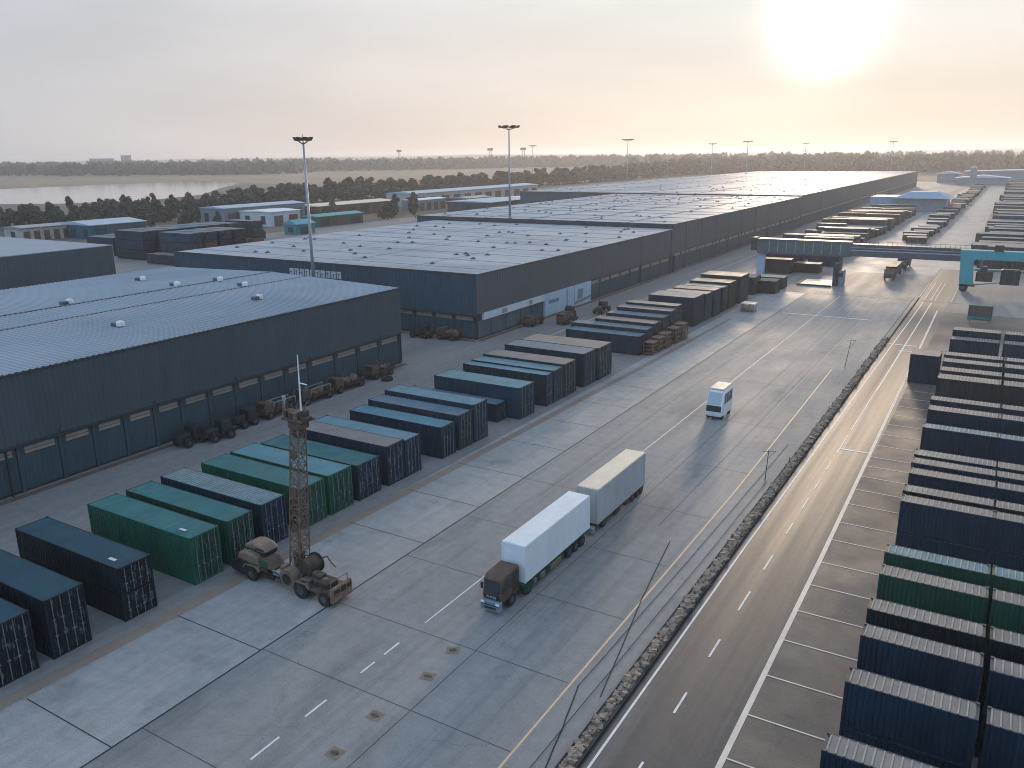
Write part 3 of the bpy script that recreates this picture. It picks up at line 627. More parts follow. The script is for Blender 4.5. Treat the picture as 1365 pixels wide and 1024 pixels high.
ROW2 = [
 (114.6, 117.4, 3.0, 12.6, 'navy', 'r_blue', 'low navy container nearest in the block with rusty racks at its end', -47.0),
 (117.7, 120.5, 3.5, 13.2, 'slate', 'r_blue', 'long slate container second in the block with rusty racks', -47.0),
 (120.8, 123.6, 3.9, 10.4, 'slate', 'r_grey', 'dusty-topped slate container third in the block with rusty racks', -47.0),
 (124.6, 127.5, 4.2, 10.2, 'slate', 'r_blue', 'dark slate container fourth in the block with rusty racks', -47.0),
 (128.0, 131.0, 4.7, 9.8, 'slate', 'r_grey', 'tall slate container at the back of the block with rusty racks', -47.0),
 (131.4, 134.0, 5.0, 9.4, 'slate', 'r_grey', 'tallest dusty container behind the block with rusty racks', -47.2),
 (139.4, 145.0, 5.2, 8.6, 'navy', 'r_blue', 'broad dark navy covered stack leading the far block', -47.0),
 (145.4, 149.0, 5.0, 8.4, 'slate', 'r_dust', 'slate container second in the far block', -46.8),
 (149.6, 153.5, 5.1, 8.2, 'navy', 'r_grey', 'dark navy container third in the far block', -46.6),
 (155.0, 158.2, 4.9, 8.0, 'slate', 'r_blue', 'slate container fourth in the far block', -46.6),
 (159.2, 163.8, 5.2, 8.2, 'charcoal', 'r_grey', 'grey-topped container fifth in the far block', -46.6),
 (166.0, 172.0, 5.6, 8.4, 'slate', 'r_dust', 'last tall dusty container of the far block', -46.4)]
for (y0, y1, H, L, wl, rf_, lab, X) in ROW2:
    container(lab, X, y0, L, y1 - y0, H, wl, rf_, detail=1, roofribs=False, pitch=.5)
# rusty stillages at the end of that block
def stillage():
    T = thing('stillage_rack', 's', 'rack'); b = MB()
    for x in (0, 1.5):
        for y in (0, 1.1, 2.2): b.box(x, x + .14, y, y + .14, 0, 2.0)
    b.obj('post', 'rust', T); T.children[0].name = 'frame'
    for z in (.15, .75, 1.35, 1.9):
        c = MB(); c.box(.02, 1.62, .02, 2.3, z, z + .10); c.obj('shelf', 'rust', T)
    for z in (.25, .85, 1.45):
        c = MB(); c.bevbox(.3, 1.4, random.uniform(.2, .5), random.uniform(1.2, 2.0), z, z + random.uniform(.2, .42), .05); c.obj('load', 'brown', T)
    return T
s0 = None
for k, y in enumerate((115.6, 118.2, 120.8, 124.6, 127.4)):
    lab = 'rusty stillage rack at the end of the container block, %s from near end' % ('first', 'second', 'third', 'fourth', 'fifth')[k]
    if s0 is None: s0 = stillage(); s0.location = (-46.7, y, 0); s0['label'] = lab; s0['group'] = 'rusty racks at the container ends'
    else: dup(s0, (-46.7 + .12 * k, y, 0), label=lab, scale=(1, 1, 1.0 + .1 * k))

# right-hand stacks: short containers two high, in two columns
STK = [(27.6, 29.0, 'navy', 'r_dust'), (32.2, 33.6, 'navy', 'r_dust'), (37.7, 39.15, 'navy', 'r_dust'), (42.3, 43.7, 'navy', 'r_dust'), (45.3, 46.75, 'midnight', 'r_dust'), (50.0, 51.45, 'deepgreen', 'r_dust'), (53.15, 54.55, 'deepgreen', 'r_light'),
       (62.3, 63.75, 'navy', 'r_dust'), (64.5, 66.0, 'midnight', 'r_dust'), (68.5, 70.0, 'navy', 'r_dust'), (71.2, 72.7, 'navy', 'r_dust'), (73.4, 75.0, 'navy', 'r_dust'),
       (81.5, 83.0, 'navy', 'r_light'), (87.8, 89.6, 'navy', 'r_dust'), (91.6, 93.3, 'slate', 'r_dust'), (101.2, 103.6, 'charcoal', 'r_dust'), (105.2, 107.3, 'charcoal', 'r_dust'), (110.0, 112.1, 'slate', 'r_dust'), (113.7, 115.8, 'slate', 'r_dust')]
NTH = ['nearest', 'second', 'third', 'fourth', 'fifth', 'sixth', 'seventh', 'eighth', 'ninth', 'tenth', 'eleventh', 'twelfth', 'thirteenth', 'fourteenth', 'fifteenth', 'sixteenth', 'seventeenth', 'eighteenth', 'nineteenth', 'twentieth']
CN = {'navy': 'navy', 'midnight': 'near-black', 'deepgreen': 'green', 'green': 'green', 'charcoal': 'charcoal', 'slate': 'slate', 'petrol': 'petrol blue'}
random.seed(11)
for i, (y0, y1, wl, rf_) in enumerate(STK):
    for c in range(2):
        xl = -4.2 - max(0, y0 - 37) * .0185 + c * 6.0; xr = 1.46 - max(0, y0 - 37) * .004 + c * 6.2
        for tier in range(2):
            w2 = wl
            lab = '%s %s container, %s stack from front in %s right-hand yard column' % ('top' if tier else 'bottom', CN[w2], NTH[i], 'left' if c == 0 else 'right')
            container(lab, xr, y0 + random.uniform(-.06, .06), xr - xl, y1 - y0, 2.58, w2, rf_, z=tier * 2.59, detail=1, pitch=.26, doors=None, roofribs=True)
container('lone short navy container jutting out towards the road from the right-hand stacks', -6.3, 117.9, 3.5, 3.7, 3.9, 'navy', 'r_dust', detail=1, doors=None)
for k, (x1, y0, L) in enumerate(((.2, 126.8, 6.0), (8.0, 126.8, 7.4), (.2, 130.2, 6.0), (8.0, 130.2, 7.4))):
    container('long dark container with pale roof, %s of the four behind the right-hand stacks' % ('front left', 'front right', 'back left', 'back right')[k], x1, y0, L, 2.4, 4.6 if k < 2 else 5.3, 'navy', 'r_dust', detail=1, doors=None)

# ------------------------------------------------------------------ truck with box trailers
def wheel_mesh(r, w):
    b = MB(); b.tube((0, -w / 2, 0), (0, w / 2, 0), r, n=18); return b.mesh('wheel', 'black', False)
def rim_mesh(r, w):
    b = MB(); b.tube((0, -w / 2 - .015, 0), (0, w / 2 + .015, 0), r * .5, n=12); b.tube((0, -w / 2 - .06, 0), (0, w / 2 + .06, 0), r * .18, n=8); return b.mesh('rim', 'darksteel')
def add_wheel(T, x, y, r, w=.3, axis='x'):
    o = link('wheel', cmesh(('wh', r, w), lambda: wheel_mesh(r, w)), T, (x, y, r + .005)); o.rotation_euler = (0, 0, R(90) if axis == 'x' else 0)
    link('rim', cmesh(('ri', r, w), lambda: rim_mesh(r, w)), o); return o
def trailer_box(T, x0, x1, y0, y1, z0, z1, side, roof):
    b = MB(); b.cur = 0
    b.corr('y', x1 - .03, y0 + .1, y1 - .1, z0 + .12, z1 - .16, .42, .03, 1); b.corr('y', x0 + .03, y0 + .1, y1 - .1, z0 + .12, z1 - .16, .42, .03, -1)
    b.quad((x0 + .05, y0 + .03, z0), (x1 - .05, y0 + .03, z0), (x1 - .05, y0 + .03, z1 - .05), (x0 + .05, y0 + .03, z1 - .05)); b.quad((x0 + .05, y1 - .03, z0), (x1 - .05, y1 - .03, z0), (x1 - .05, y1 - .03, z1 - .05), (x0 + .05, y1 - .03, z1 - .05))
    bx = b.obj('box_body', side, T)
    e = MB()
    for xx in (x0, x1 - .12):
        for yy in (y0, y1 - .12): e.box(xx, xx + .12, yy, yy + .12, z0, z1 - .1)
        e.box(xx + .01, xx + .11, y0 + .12, y1 - .12, z0 + .01, z0 + .13); e.box(xx + .005, xx + .115, y0 + .12, y1 - .12, z1 - .17, z1 - .06)
    e.box(x0 + .12, x1 - .12, y0 + .005, y0 + .1, z1 - .28, z1 - .06); e.obj('box_frame', side, T)
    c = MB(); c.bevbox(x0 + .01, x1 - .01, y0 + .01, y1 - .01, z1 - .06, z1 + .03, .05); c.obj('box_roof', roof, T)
TR = thing('semi_truck', 'brown-cabbed lorry hauling a white box trailer, driving towards the viewer', 'truck', (-27, 48, 0))
ox, oy = 27.0, -48.0
def LX(x): return x + 27.0
def LY(y): return y - 48.0
trailer_box(TR, LX(-28.0), LX(-26.06), LY(44.3), LY(54.5), 1.12, 3.92, 'white', 'white')
b = MB(); b.box(LX(-27.9), LX(-26.12), LY(44.0), LY(54.4), .92, 1.11); b.obj('chassis', 'deepgreen', TR)
b = MB(); b.box(LX(-26.3), LX(-26.1), LY(44.25), LY(45.3), .38, .92); b.box(LX(-26.3), LX(-26.12), LY(46.0), LY(50.2), .42, .92); b.box(LX(-27.9), LX(-27.7), LY(45.8), LY(50.4), .4, .92); b.obj('side_skirt', 'deepgreen', TR)
for k, (a, c_) in enumerate(((45.55, 45.95), (46.5, 47.2), (48.0, 49.7))):
    e = MB(); e.bevbox(LX(-26.2), LX(-26.06), LY(a), LY(c_), .48, .86, .04); e.obj('side_locker', 'tan', TR)
for y in (44.9, 51.2, 52.3, 53.4):
    for x in (-27.72, -26.3): add_wheel(TR, LX(x), LY(y), .45, .3)
# cab
b = MB(); x0, x1 = LX(-27.85), LX(-26.35)
b.prism([(LY(41.62), .75), (LY(41.55), 1.25), (LY(41.72), 2.42), (LY(42.1), 2.62), (LY(43.95), 2.68), (LY(43.95), .75)], 'x', x0, x1); cab = b.obj('cab', 'brown', TR)
md = cab.modifiers.new('bevel', 'BEVEL'); md.width = .09; md.segments = 2
g = MB(); g.add([(x0 + .14, LY(41.535), 1.45), (x1 - .14, LY(41.535), 1.45), (x1 - .14, LY(41.66), 2.3), (x0 + .14, LY(41.66), 2.3)], [(0, 1, 2, 3)]); g.obj('windscreen', 'glass', cab)
for sx, xx in ((1, x1 + .01), (-1, x0 - .01)):
    g = MB(); g.add([(xx, LY(41.95), 1.5), (xx, LY(42.9), 1.5), (xx, LY(42.9), 2.25), (xx, LY(42.05), 2.25)], [(0, 1, 2, 3)]); g.obj('side_window', 'glass', cab)
    mrr = MB(); mrr.bevbox(xx + sx * .12 - .07, xx + sx * .12 + .07, LY(41.6), LY(41.75), 1.55, 2.0, .03); mrr.tube((xx, LY(41.72), 1.95), (xx + sx * .12, LY(41.68), 1.95), .02); mrr.obj('mirror', 'charcoal', cab)
    dd = MB(); dd.box(xx - .005, xx + .012 * sx + .006, LY(43.05), LY(43.85), 1.0, 2.4); dd.obj('side_panel', 'iron', cab)
b = MB(); b.bevbox(x0 - .06, x1 + .06, LY(41.3), LY(41.66), .28, .98, .08); bp = b.obj('bumper', 'bluegrey', cab)
b = MB(); b.box(x0 + .3, x1 - .3, LY(41.28), LY(41.3), .4, .55); b.box(x0 + .05, x1 - .05, LY(41.28), LY(41.3), .66, .72); b.obj('grille_slot', 'black', bp)
for xx in (x0 + .02, x1 - .3):
    e = MB(); e.box(xx, xx + .28, LY(41.27), LY(41.3), .74, .92); e.obj('headlight', 'headlight', bp)
b = MB(); b.box(x0 + .15, x1 - .15, LY(41.52), LY(41.56), 1.02, 1.34); b.obj('grille', 'black', cab)
for xx in (x0 + .35, x0 + .62, x0 + .9):
    e = MB(); e.box(xx, xx + .2, LY(41.49), LY(41.52), 1.1, 1.26); e.obj('badge', 'steel', cab)
b = MB(); b.box(x0 + .1, x1 - .1, LY(43.95), LY(44.5), .5, 1.0); b.obj('fifth_wheel', 'iron', TR)
for x in (-27.68, -26.5): add_wheel(TR, LX(x), LY(42.95), .48, .32)
T2 = thing('box_trailer', 'second grey ribbed box trailer with cream roof following the lorry', 'trailer', (-27, 61, 0))
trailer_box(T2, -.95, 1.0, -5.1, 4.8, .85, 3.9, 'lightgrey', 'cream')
b = MB(); b.box(-.9, .95, -5.0, 4.7, .66, .84); b.box(-.5, .5, -5.6, -5.0, .5, .7); b.obj('chassis', 'iron', T2)
b = MB(); b.bevbox(-.2, .85, -5.75, -5.3, .25, .75, .06); b.obj('coupling', 'steel', T2)
for y in (-3.6, 2.4, 3.5, 4.4):
    for x in (-.68, .72): add_wheel(T2, x, y, .4, .28)
for y in (-1.5, .6):
    e = MB(); e.bevbox(.6, .95, y, y + 1.0, .3, .64, .05); e.obj('side_locker', 'iron', T2)

# ------------------------------------------------------------------ white shuttle van
V = thing('shuttle_van', 'small white shuttle van with tall sloping windscreen driving on the apron', 'van', (-27.25, 91.6, 0))
def vanring(y, w, z0, z1, c): return [(-w + c, y, z0), (w - c, y, z0), (w, y, z0 + c), (w, y, z1 - 2.2 * c), (w - 1.6 * c, y, z1), (-w + 1.6 * c, y, z1), (-w, y, z1 - 2.2 * c), (-w, y, z0 + c)]
b = MB(); secs = [(-2.05, .84, .5, 1.25, .12), (-1.98, .93, .38, 1.85, .12), (-1.35, .96, .32, 3.2, .14), (-1.0, .97, .30, 3.42, .15), (1.7, .97, .30, 3.5, .15), (2.1, .92, .36, 3.35, .15), (2.15, .86, .5, 3.1, .15)]
vs = []
for sct in secs: vs += vanring(*sct)
fs = [tuple(range(7, -1, -1)), tuple(range(len(vs) - 8, len(vs)))]
for k in range(len(secs) - 1):
    for i in range(8): q = (i + 1) % 8; fs.append((k * 8 + i, k * 8 + q, k * 8 + 8 + q, k * 8 + 8 + i))
b.add(vs, fs); vb = b.obj('body', 'white', V, True)
md = vb.modifiers.new('edge', 'EDGE_SPLIT'); md.split_angle = R(28)
g = MB(); g.add([(-.78, -2.0, 1.9), (.78, -2.0, 1.9), (.80, -1.395, 3.15), (-.80, -1.395, 3.15)], [(0, 1, 2, 3)]); wv = g.obj('windscreen', 'paleglass', V); wv.location = (0, -.03, .02)
g = MB(); g.bevbox(-.86, .86, -2.09, -1.97, 1.0, 1.72, .04); g.obj('front_grille', 'glass', V)
for sx in (-1, 1):
    for (a, c_) in ((-1.15, -.45), (-.38, .55), (.62, 1.75)):
        g = MB(); g.add([(sx * .985, a, 1.75), (sx * .985, c_, 1.75), (sx * .985, c_, 2.95), (sx * .985, a + .12, 2.95)], [(0, 1, 2, 3)]); g.obj('side_window', 'glass', V)
    e = MB(); e.box(min(sx * .5, sx * .82), max(sx * .5, sx * .82), -2.1, -2.02, .78, .95); e.obj('headlight', 'headlight', V)
    for y in (-1.25, 1.35): add_wheel(V, sx * .8, y, .36, .26)
g = MB(); g.box(-.85, .85, -2.07, -1.96, .30, .42); g.obj('bumper', 'black', V)
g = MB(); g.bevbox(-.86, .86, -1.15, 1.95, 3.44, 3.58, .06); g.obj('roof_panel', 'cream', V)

# ------------------------------------------------------------------ lattice crane carrier
CR = thing('mobile_crane', 'rusty tan mobile crane with tall brown lattice tower standing on the pale concrete', 'crane', (-41.5, 37.3, 0))
def cx(x): return x + 41.5
def cy(y): return y - 37.3
b = MB(); b.box(cx(-45.6), cx(-37.0), cy(36.75), cy(37.95), .55, .95); b.obj('chassis', 'iron', CR)
b = MB(); b.prism([(cx(-47.0), .5), (cx(-46.8), 1.15), (cx(-46.1), 1.55), (cx(-45.0), 1.5), (cx(-45.0), .35), (cx(-46.6), .3)], 'y', cy(36.35), cy(38.2)); nb = b.obj('engine_hood', 'charcoal', CR); md = nb.modifiers.new('bevel', 'BEVEL'); md.width = .15; md.segments = 3
b = MB(); b.prism([(cx(-46.3), 1.45), (cx(-46.0), 2.0), (cx(-45.2), 2.2), (cx(-44.2), 2.0), (cx(-43.9), 1.3), (cx(-45.0), 1.3)], 'y', cy(36.4), cy(37.9)); nb = b.obj('lower_cowl', 'tan', CR); md = nb.modifiers.new('bevel', 'BEVEL'); md.width = .18; md.segments = 3
b = MB(); b.prism([(cx(-45.9), 2.3), (cx(-45.6), 2.62), (cx(-44.9), 2.78), (cx(-44.1), 2.66), (cx(-43.5), 2.25), (cx(-44.1), 2.15)], 'y', cy(36.8), cy(38.2)); nb = b.obj('cab_roof', 'tan', CR); md = nb.modifiers.new('bevel', 'BEVEL'); md.width = .2; md.segments = 3
b = MB(); b.box(cx(-45.6), cx(-43.7), cy(36.9), cy(38.1), 1.9, 2.32); b.obj('cab', 'black', CR)
for y in (36.62, 36.66):
    b = MB(); b.box(cx(-44.5) + (y - 36.62) * 10, cx(-44.1) + (y - 36.62) * 10, cy(36.72), cy(36.82), 2.4, 2.52); b.obj('vent_slot', 'black', CR)
b = MB(); b.prism([(cx(-44.0), 1.0), (cx(-43.9), 1.9), (cx(-43.2), 1.85), (cx(-42.6), 1.2), (cx(-42.6), 1.0)], 'y', cy(36.5), cy(37.8)); ob = b.obj('operator_cab', 'rustdark', CR)
g = MB(); g.quad((cx(-43.9), cy(36.49), 1.3), (cx(-43.0), cy(36.49), 1.25), (cx(-43.2), cy(36.49), 1.75), (cx(-43.8), cy(36.49), 1.8)); g.obj('window', 'green', ob)
b = MB(); b.box(cx(-43.2), cx(-40.4), cy(36.5), cy(38.1), .98, 1.2); b.box(cx(-43.2), cx(-40.4), cy(36.5), cy(36.6), 1.2, 1.32); b.obj('deck', 'steel', CR)
b = MB(); b.tube((cx(-40.9), cy(36.25), 1.25), (cx(-40.9), cy(38.1), 1.35), .72, .62, n=18); b.tube((cx(-40.9), cy(36.2), 1.25), (cx(-40.9), cy(36.26), 1.25), .48, n=18); b.obj('drum_housing', 'tan', CR)
b = MB(); b.tube((cx(-40.9), cy(36.16), 1.25), (cx(-40.9), cy(36.22), 1.25), .42, n=16); b.obj('drum_opening', 'black', CR)
b = MB(); b.box(cx(-40.0), cx(-36.8), cy(36.4), cy(38.2), .8, 1.12); b.bevbox(cx(-40.0), cx(-39.0), cy(36.5), cy(38.1), 1.1, 1.5, .08); b.obj('front_bed', 'rustdark', CR)
b = MB(); b.bevbox(cx(-39.0), cx(-37.4), cy(36.7), cy(37.8), 1.1, 1.62, .15); b.bevbox(cx(-38.7), cx(-38.2), cy(36.9), cy(37.5), 1.55, 1.9, .08); b.tube((cx(-38.9), cy(37.0), 1.7), (cx(-37.5), cy(37.7), 1.5), .09); b.obj('engine', 'iron', CR)
b = MB(); b.bevbox(cx(-36.95), cx(-36.65), cy(36.3), cy(38.3), .45, 1.5, .05); fp = b.obj('front_panel', 'rust', CR)
for (a, c_, z0, z1) in ((36.5, 37.0, 1.05, 1.35), (37.15, 37.6, 1.0, 1.4), (37.75, 38.15, 1.05, 1.3), (36.45, 37.2, .58, .8), (37.5, 38.2, .6, .85)):
    e = MB(); e.box(cx(-36.65), cx(-36.62), cy(a), cy(c_), z0, z1); e.obj('grille', 'black' if z0 > .9 else 'tan', fp)
b = MB(); b.tube((cx(-40.0), cy(37.0), 1.9), (cx(-40.0), cy(38.3), 1.9), .62, n=16); b.tube((cx(-40.0), cy(36.95), 1.9), (cx(-40.0), cy(37.0), 1.9), .75, n=16); b.tube((cx(-40.0), cy(38.3), 1.9), (cx(-40.0), cy(38.36), 1.9), .75, n=16); b.obj('winch_drum', 'iron', CR)
for xw, rw in ((-44.7, .55), (-39.75, .62), (-37.55, .52)):
    for yw in (36.5, 38.05): add_wheel(CR, cx(xw), cy(yw), rw, .4, 'y')
for xf in (-44.7, -39.75):
    b = MB(); b.prism([(cx(xf) - .85, .95), (cx(xf) - .6, 1.28), (cx(xf) + .6, 1.28), (cx(xf) + .85, .95), (cx(xf) + .75, .9), (cx(xf) + .5, 1.2), (cx(xf) - .5, 1.2), (cx(xf) - .75, .9)], 'y', cy(36.28), cy(36.75)); b.obj('mudguard', 'tan', CR)
random.seed(12)
for k in range(9):
    x = -43.1 + k * .62; z = 1.2 if x < -40.3 else 1.45; b = MB(); y0 = 36.55 + random.uniform(0, .5)
    b.bevbox(cx(x), cx(x) + random.uniform(.25, .6), cy(y0), cy(y0 + random.uniform(.35, .9)), z - .3, z + random.uniform(.1, .45), .05); b.obj('deck_gear', random.choice(('iron', 'rustdark', 'iron', 'black', 'rust')), CR)
for k in range(7):
    x = -44.0 + k; b = MB(); b.path([(cx(x), cy(36.5), 1.0), (cx(x + .4), cy(36.42), 1.35), (cx(x + 1.0), cy(36.5), 1.15)], .035, 5); b.obj('hose', 'black', CR)
for k in range(4):
    b = MB(); b.box(cx(-43.5 + 1.05 * k), cx(-42.7 + 1.05 * k), cy(36.62), cy(36.74), .42, .78); b.obj('chassis_box', ('black', 'rustdark', 'iron', 'black')[k], CR)
b = MB(); b.tube((cx(-36.9), cy(36.45), 1.4), (cx(-36.9), cy(36.45), 1.95), .03); b.tube((cx(-36.9), cy(38.1), 1.4), (cx(-36.9), cy(38.1), 1.95), .03); b.tube((cx(-36.9), cy(36.45), 1.95), (cx(-36.9), cy(38.1), 1.95), .03); b.obj('guard_rail', 'rust', CR)
# tower
def tw(k, z):
    f = (z - 1.2) / 11.4; w = .50 - .14 * f; c0 = (-41.35 + 1.05 * f, 37.95)
    sx, sy = ((-1, -1), (1, -1), (1, 1), (-1, 1))[k]; return (cx(c0[0]) + sx * w, cy(c0[1]) + sy * w, z)
TB = MB()
for k in range(4): TB.tube(tw(k, 1.1), tw(k, 12.7), .06, .05, n=5)
zs = [1.2 + i * .82 for i in range(15)]
for i, (z0, z1) in enumerate(zip(zs[:-1], zs[1:])):
    for k in range(4):
        q = (k + 1) % 4
        TB.tube(tw(k, z0), tw(q, z1), .03, n=4); TB.tube(tw(q, z0), tw(k, z1), .03, n=4); TB.tube(tw(k, z1), tw(q, z1), .032, n=4)
TB.obj('lattice_tower', 'rust', CR)
b = MB(); b.bevbox(cx(-41.65), cx(-40.95), cy(37.6), cy(38.3), .95, 2.6, .1); b.bevbox(cx(-41.25), cx(-41.05), cy(37.85), cy(38.05), 2.5, 6.2, .04); b.obj('hoist_casing', 'rustdark', CR)
for z in (4.6, 7.3, 10.2):
    b = MB(); x = cx(-41.35 + 1.05 * (z - 1.2) / 11.4); b.tube((x, cy(37.42), z), (x, cy(37.55), z), .3, n=12); b.obj('pulley', 'brown', CR)
b = MB(); b.path([tw(1, 1.8), (cx(-39.2), cy(38.6), 2.4), (cx(-38.9), cy(38.7), 1.9), (cx(-38.6), cy(38.8), 1.6)], .06); b.obj('hook_arm', 'rust', CR)
HZ = 12.7
b = MB(); b.box(cx(-41.3), cx(-39.3), cy(37.4), cy(38.6), HZ, HZ + .14); b.bevbox(cx(-40.9), cx(-39.7), cy(37.5), cy(38.5), HZ - .55, HZ + .02, .1); hp = b.obj('head_platform', 'rustdark', CR)
random.seed(3)
for k in range(8):
    x = -41.25 + k * .24; b = MB(); b.bevbox(cx(x), cx(x) + random.uniform(.2, .45), cy(37.45 + random.random() * .3), cy(38.1 + random.random() * .4), HZ + .14, HZ + random.uniform(.35, .85), .05); b.obj('winch_gear', random.choice(('iron', 'rustdark', 'rust', 'iron')), hp)
for k in range(6):
    b = MB(); x = -41.2 + k * .36; y = 37.5 + .2 * (k % 3); b.tube((cx(x), cy(y), HZ + .2), (cx(x) + random.uniform(-.5, .5), cy(y) + random.uniform(-.4, .4), HZ + random.uniform(.8, 1.4)), .035, n=5); b.obj('spar', 'rust', hp)
b = MB(); b.tube((cx(-39.95), cy(38), HZ + .1), (cx(-39.85), cy(38), 17.3), .07, .035, n=6); b.tube((cx(-39.85), cy(38), 15.35), (cx(-39.2), cy(38), 15.3), .045, n=5); b.obj('antenna', 'white', hp)
b = MB(); b.tube((cx(-41.5), cy(38), HZ + .1), (cx(-41.5), cy(38), HZ + 1.5), .05, n=6); b.tube((cx(-41.5), cy(38), HZ + 1.2), (cx(-41.5), cy(38), HZ + 1.5), .14, n=8); b.obj('lamp', 'steel', hp)

# ------------------------------------------------------------------ old yard vehicles by the warehouse walls
def yard_vehicle(label, x, y, rz, L, kind, seed, group=None):
    rn = random.Random(seed); T = thing('yard_vehicle', label, 'old vehicle', (x, y, 0), rz, group)
    w = .95
    b = MB(); b.box(-L / 2, L / 2, -.45, .45, .5, .75); b.obj('chassis', 'iron', T)
    for xw in (-L / 2 + .7, L / 2 - .75):
        for yw in (-w + .1, w - .1): add_wheel(T, xw, yw, .48, .32, 'y')
    if kind == 'tractor':
        b = MB(); b.prism([(-L / 2 - .1, .6), (-L / 2, 1.35), (-.2, 1.5), (-.2, .6)], 'y', -.55, .55); o = b.obj('bonnet', 'charcoal', T); md = o.modifiers.new('bevel', 'BEVEL'); md.width = .15; md.segments = 2
        b = MB(); b.prism([(-.1, .6), (0, 1.95), (.25, 2.15), (1.2, 2.15), (1.35, .6)], 'y', -.8, .8); o = b.obj('cab', 'charcoal', T); md = o.modifiers.new('bevel', 'BEVEL'); md.width = .12; md.segments = 2
        for sy in (-1, 1):
            g = MB(); g.quad((.1, sy * .81, 1.25), (1.15, sy * .81, 1.25), (1.05, sy * .81, 1.95), (.2, sy * .81, 1.95)); g.obj('side_window', 'glass', o)
        g = MB(); g.quad((-.10, -.65, 1.3), (-.10, .65, 1.3), (-.02, .65, 1.95), (-.02, -.65, 1.95)); g.obj('windscreen', 'glass', o)
        b = MB(); b.bevbox(1.3, L / 2 + .1, -.85, .85, .7, 1.2, .1); b.obj('rear_deck', 'iron', T)
        b = MB(); b.tube((-.5, .4, 1.4), (-.5, .4, 2.5), .06); b.obj('exhaust', 'iron', T)
    else:
        b = MB(); b.prism([(-L / 2, .6), (-L / 2 - .05, 1.4), (-L / 2 + .25, 2.0), (-L / 2 + 1.3, 2.0), (-L / 2 + 1.4, .6)], 'y', -.9, .9); o = b.obj('cab', 'brown', T); md = o.modifiers.new('bevel', 'BEVEL'); md.width = .1; md.segments = 2
        g = MB(); g.quad((-L / 2 - .04, -.7, 1.42), (-L / 2 - .04, .7, 1.42), (-L / 2 + .2, .7, 1.92), (-L / 2 + .2, -.7, 1.92)); g.obj('windscreen', 'glass', o).location = (-.03, 0, .02)
        b = MB(); b.box(-L / 2 + 1.5, L / 2 + .1, -1.0, 1.0, .75, .92)
        b.box(-L / 2 + 1.5, L / 2 + .1, -1.0, -.94, .9, 1.2); b.box(-L / 2 + 1.5, L / 2 + .1, .94, 1.0, .9, 1.2); b.obj('flatbed', 'iron', T)
        for k in range(int(L * 1.6)):
            xx = -L / 2 + 1.8 + k * .6
            if xx > L / 2 - .3: break
            b = MB(); z = .92; b.blob((xx, rn.uniform(-.35, .35), z + .3), rn.uniform(.4, .65), rn.uniform(.4, .6), rn.uniform(.3, .75), 8, 5, .22); b.obj('scrap_load', rn.choice(('rust', 'iron', 'brown', 'darksteel', 'tan')), T)
        for k in range(3):
            xx = rn.uniform(-L / 2 + 2, L / 2 - .4); b = MB(); b.tube((xx, rn.uniform(-.8, .8), .95), (xx + rn.uniform(-1.2, 1.2), rn.uniform(-.9, .9), rn.uniform(1.6, 2.4)), .06, n=6); b.obj('scrap_pole', 'rust', T)
        if seed % 2:
            b = MB(); b.box(-L / 2 + 1.6, L / 2 - .3, -.7, -.6, 1.75, 1.85); b.box(-L / 2 + 1.6, L / 2 - .3, .6, .7, 1.75, 1.85); b.box(-L / 2 + 1.6, -L / 2 + 1.7, -.6, .6, 1.75, 1.85)
            for xx in (-L / 2 + 1.6, L / 2 - .4):
                for yy in (-.7, .6): b.box(xx, xx + .1, yy, yy + .1, .9, 1.75)
            b.obj('rack', 'steel', T)
    return T
R90 = math.pi / 2
yard_vehicle('dark old tractor left of the pair parked by the nearest warehouse wall', -73.9, 53.9, R90 + .1, 3.4, 'tractor', 1)
yard_vehicle('dark old tractor with pale lamps, right of the pair by the nearest warehouse wall', -72.5, 56.6, R90 - .15, 3.4, 'tractor', 2)
yard_vehicle('small dark old tractor between the tractor pair and the scrap flatbeds', -73.6, 61.2, R90, 3.0, 'tractor', 4)
yard_vehicle('scrap flatbed loaded with rusty metal, behind the lattice crane head', -73.6, 66.3, R90, 5.4, 'flat', 5)
yard_vehicle('scrap flatbed with a pale pipe rack, second of the scrap row', -73.8, 72.6, R90, 5.4, 'flat', 7)
yard_vehicle('brown scrap flatbed heaped high, third of the scrap row', -73.9, 78.8, R90, 5.6, 'flat', 8)
yard_vehicle('low flatbed nearest the corner of the nearest warehouse', -74.2, 85.8, R90, 4.6, 'flat', 10)
yard_vehicle('dark old tractor in the gap between the two near warehouses', -84.5, 109.3, .1, 4.0, 'tractor', 11)
yard_vehicle('scrap flatbed parked against the navy front of the banner-board warehouse', -79.5, 110.3, 0, 4.0, 'flat', 12)
yard_vehicle('dark tractor parked in front of the pale billboards', -70.3, 136.5, R90 + .2, 3.8, 'tractor', 13)
yard_vehicle('small flatbed with pale gear nearest the low container block', -68.2, 131.6, R90 - .2, 4.0, 'flat', 14)
yard_vehicle('black boxy tractor right of the gear in front of the billboards', -67.0, 144.0, R90, 4.6, 'tractor', 15)
yard_vehicle('dark flatbed tight against the banner board wall', -72.9, 127.5, R90, 4.4, 'flat', 16)
b = MB()
for k in range(16):
    a0, a1 = 2 * math.pi * k / 16, 2 * math.pi * (k + 1) / 16; b.tube((.62 * math.cos(a0), .62 * math.sin(a0), .24), (.62 * math.cos(a1), .62 * math.sin(a1), .24), .24, n=8, caps=False)
o = b.obj('tyre', 'black', None, True, (-71.9, 84.8, .01)); tag(o, 'large loose black tyre lying flat on the yard near the warehouse corner', 'tyre')
PB = thing('pallet_stack', 'white slatted pallet stack alone at the far end of the pale concrete', 'pallets', (-42.5, 158.8, 0))
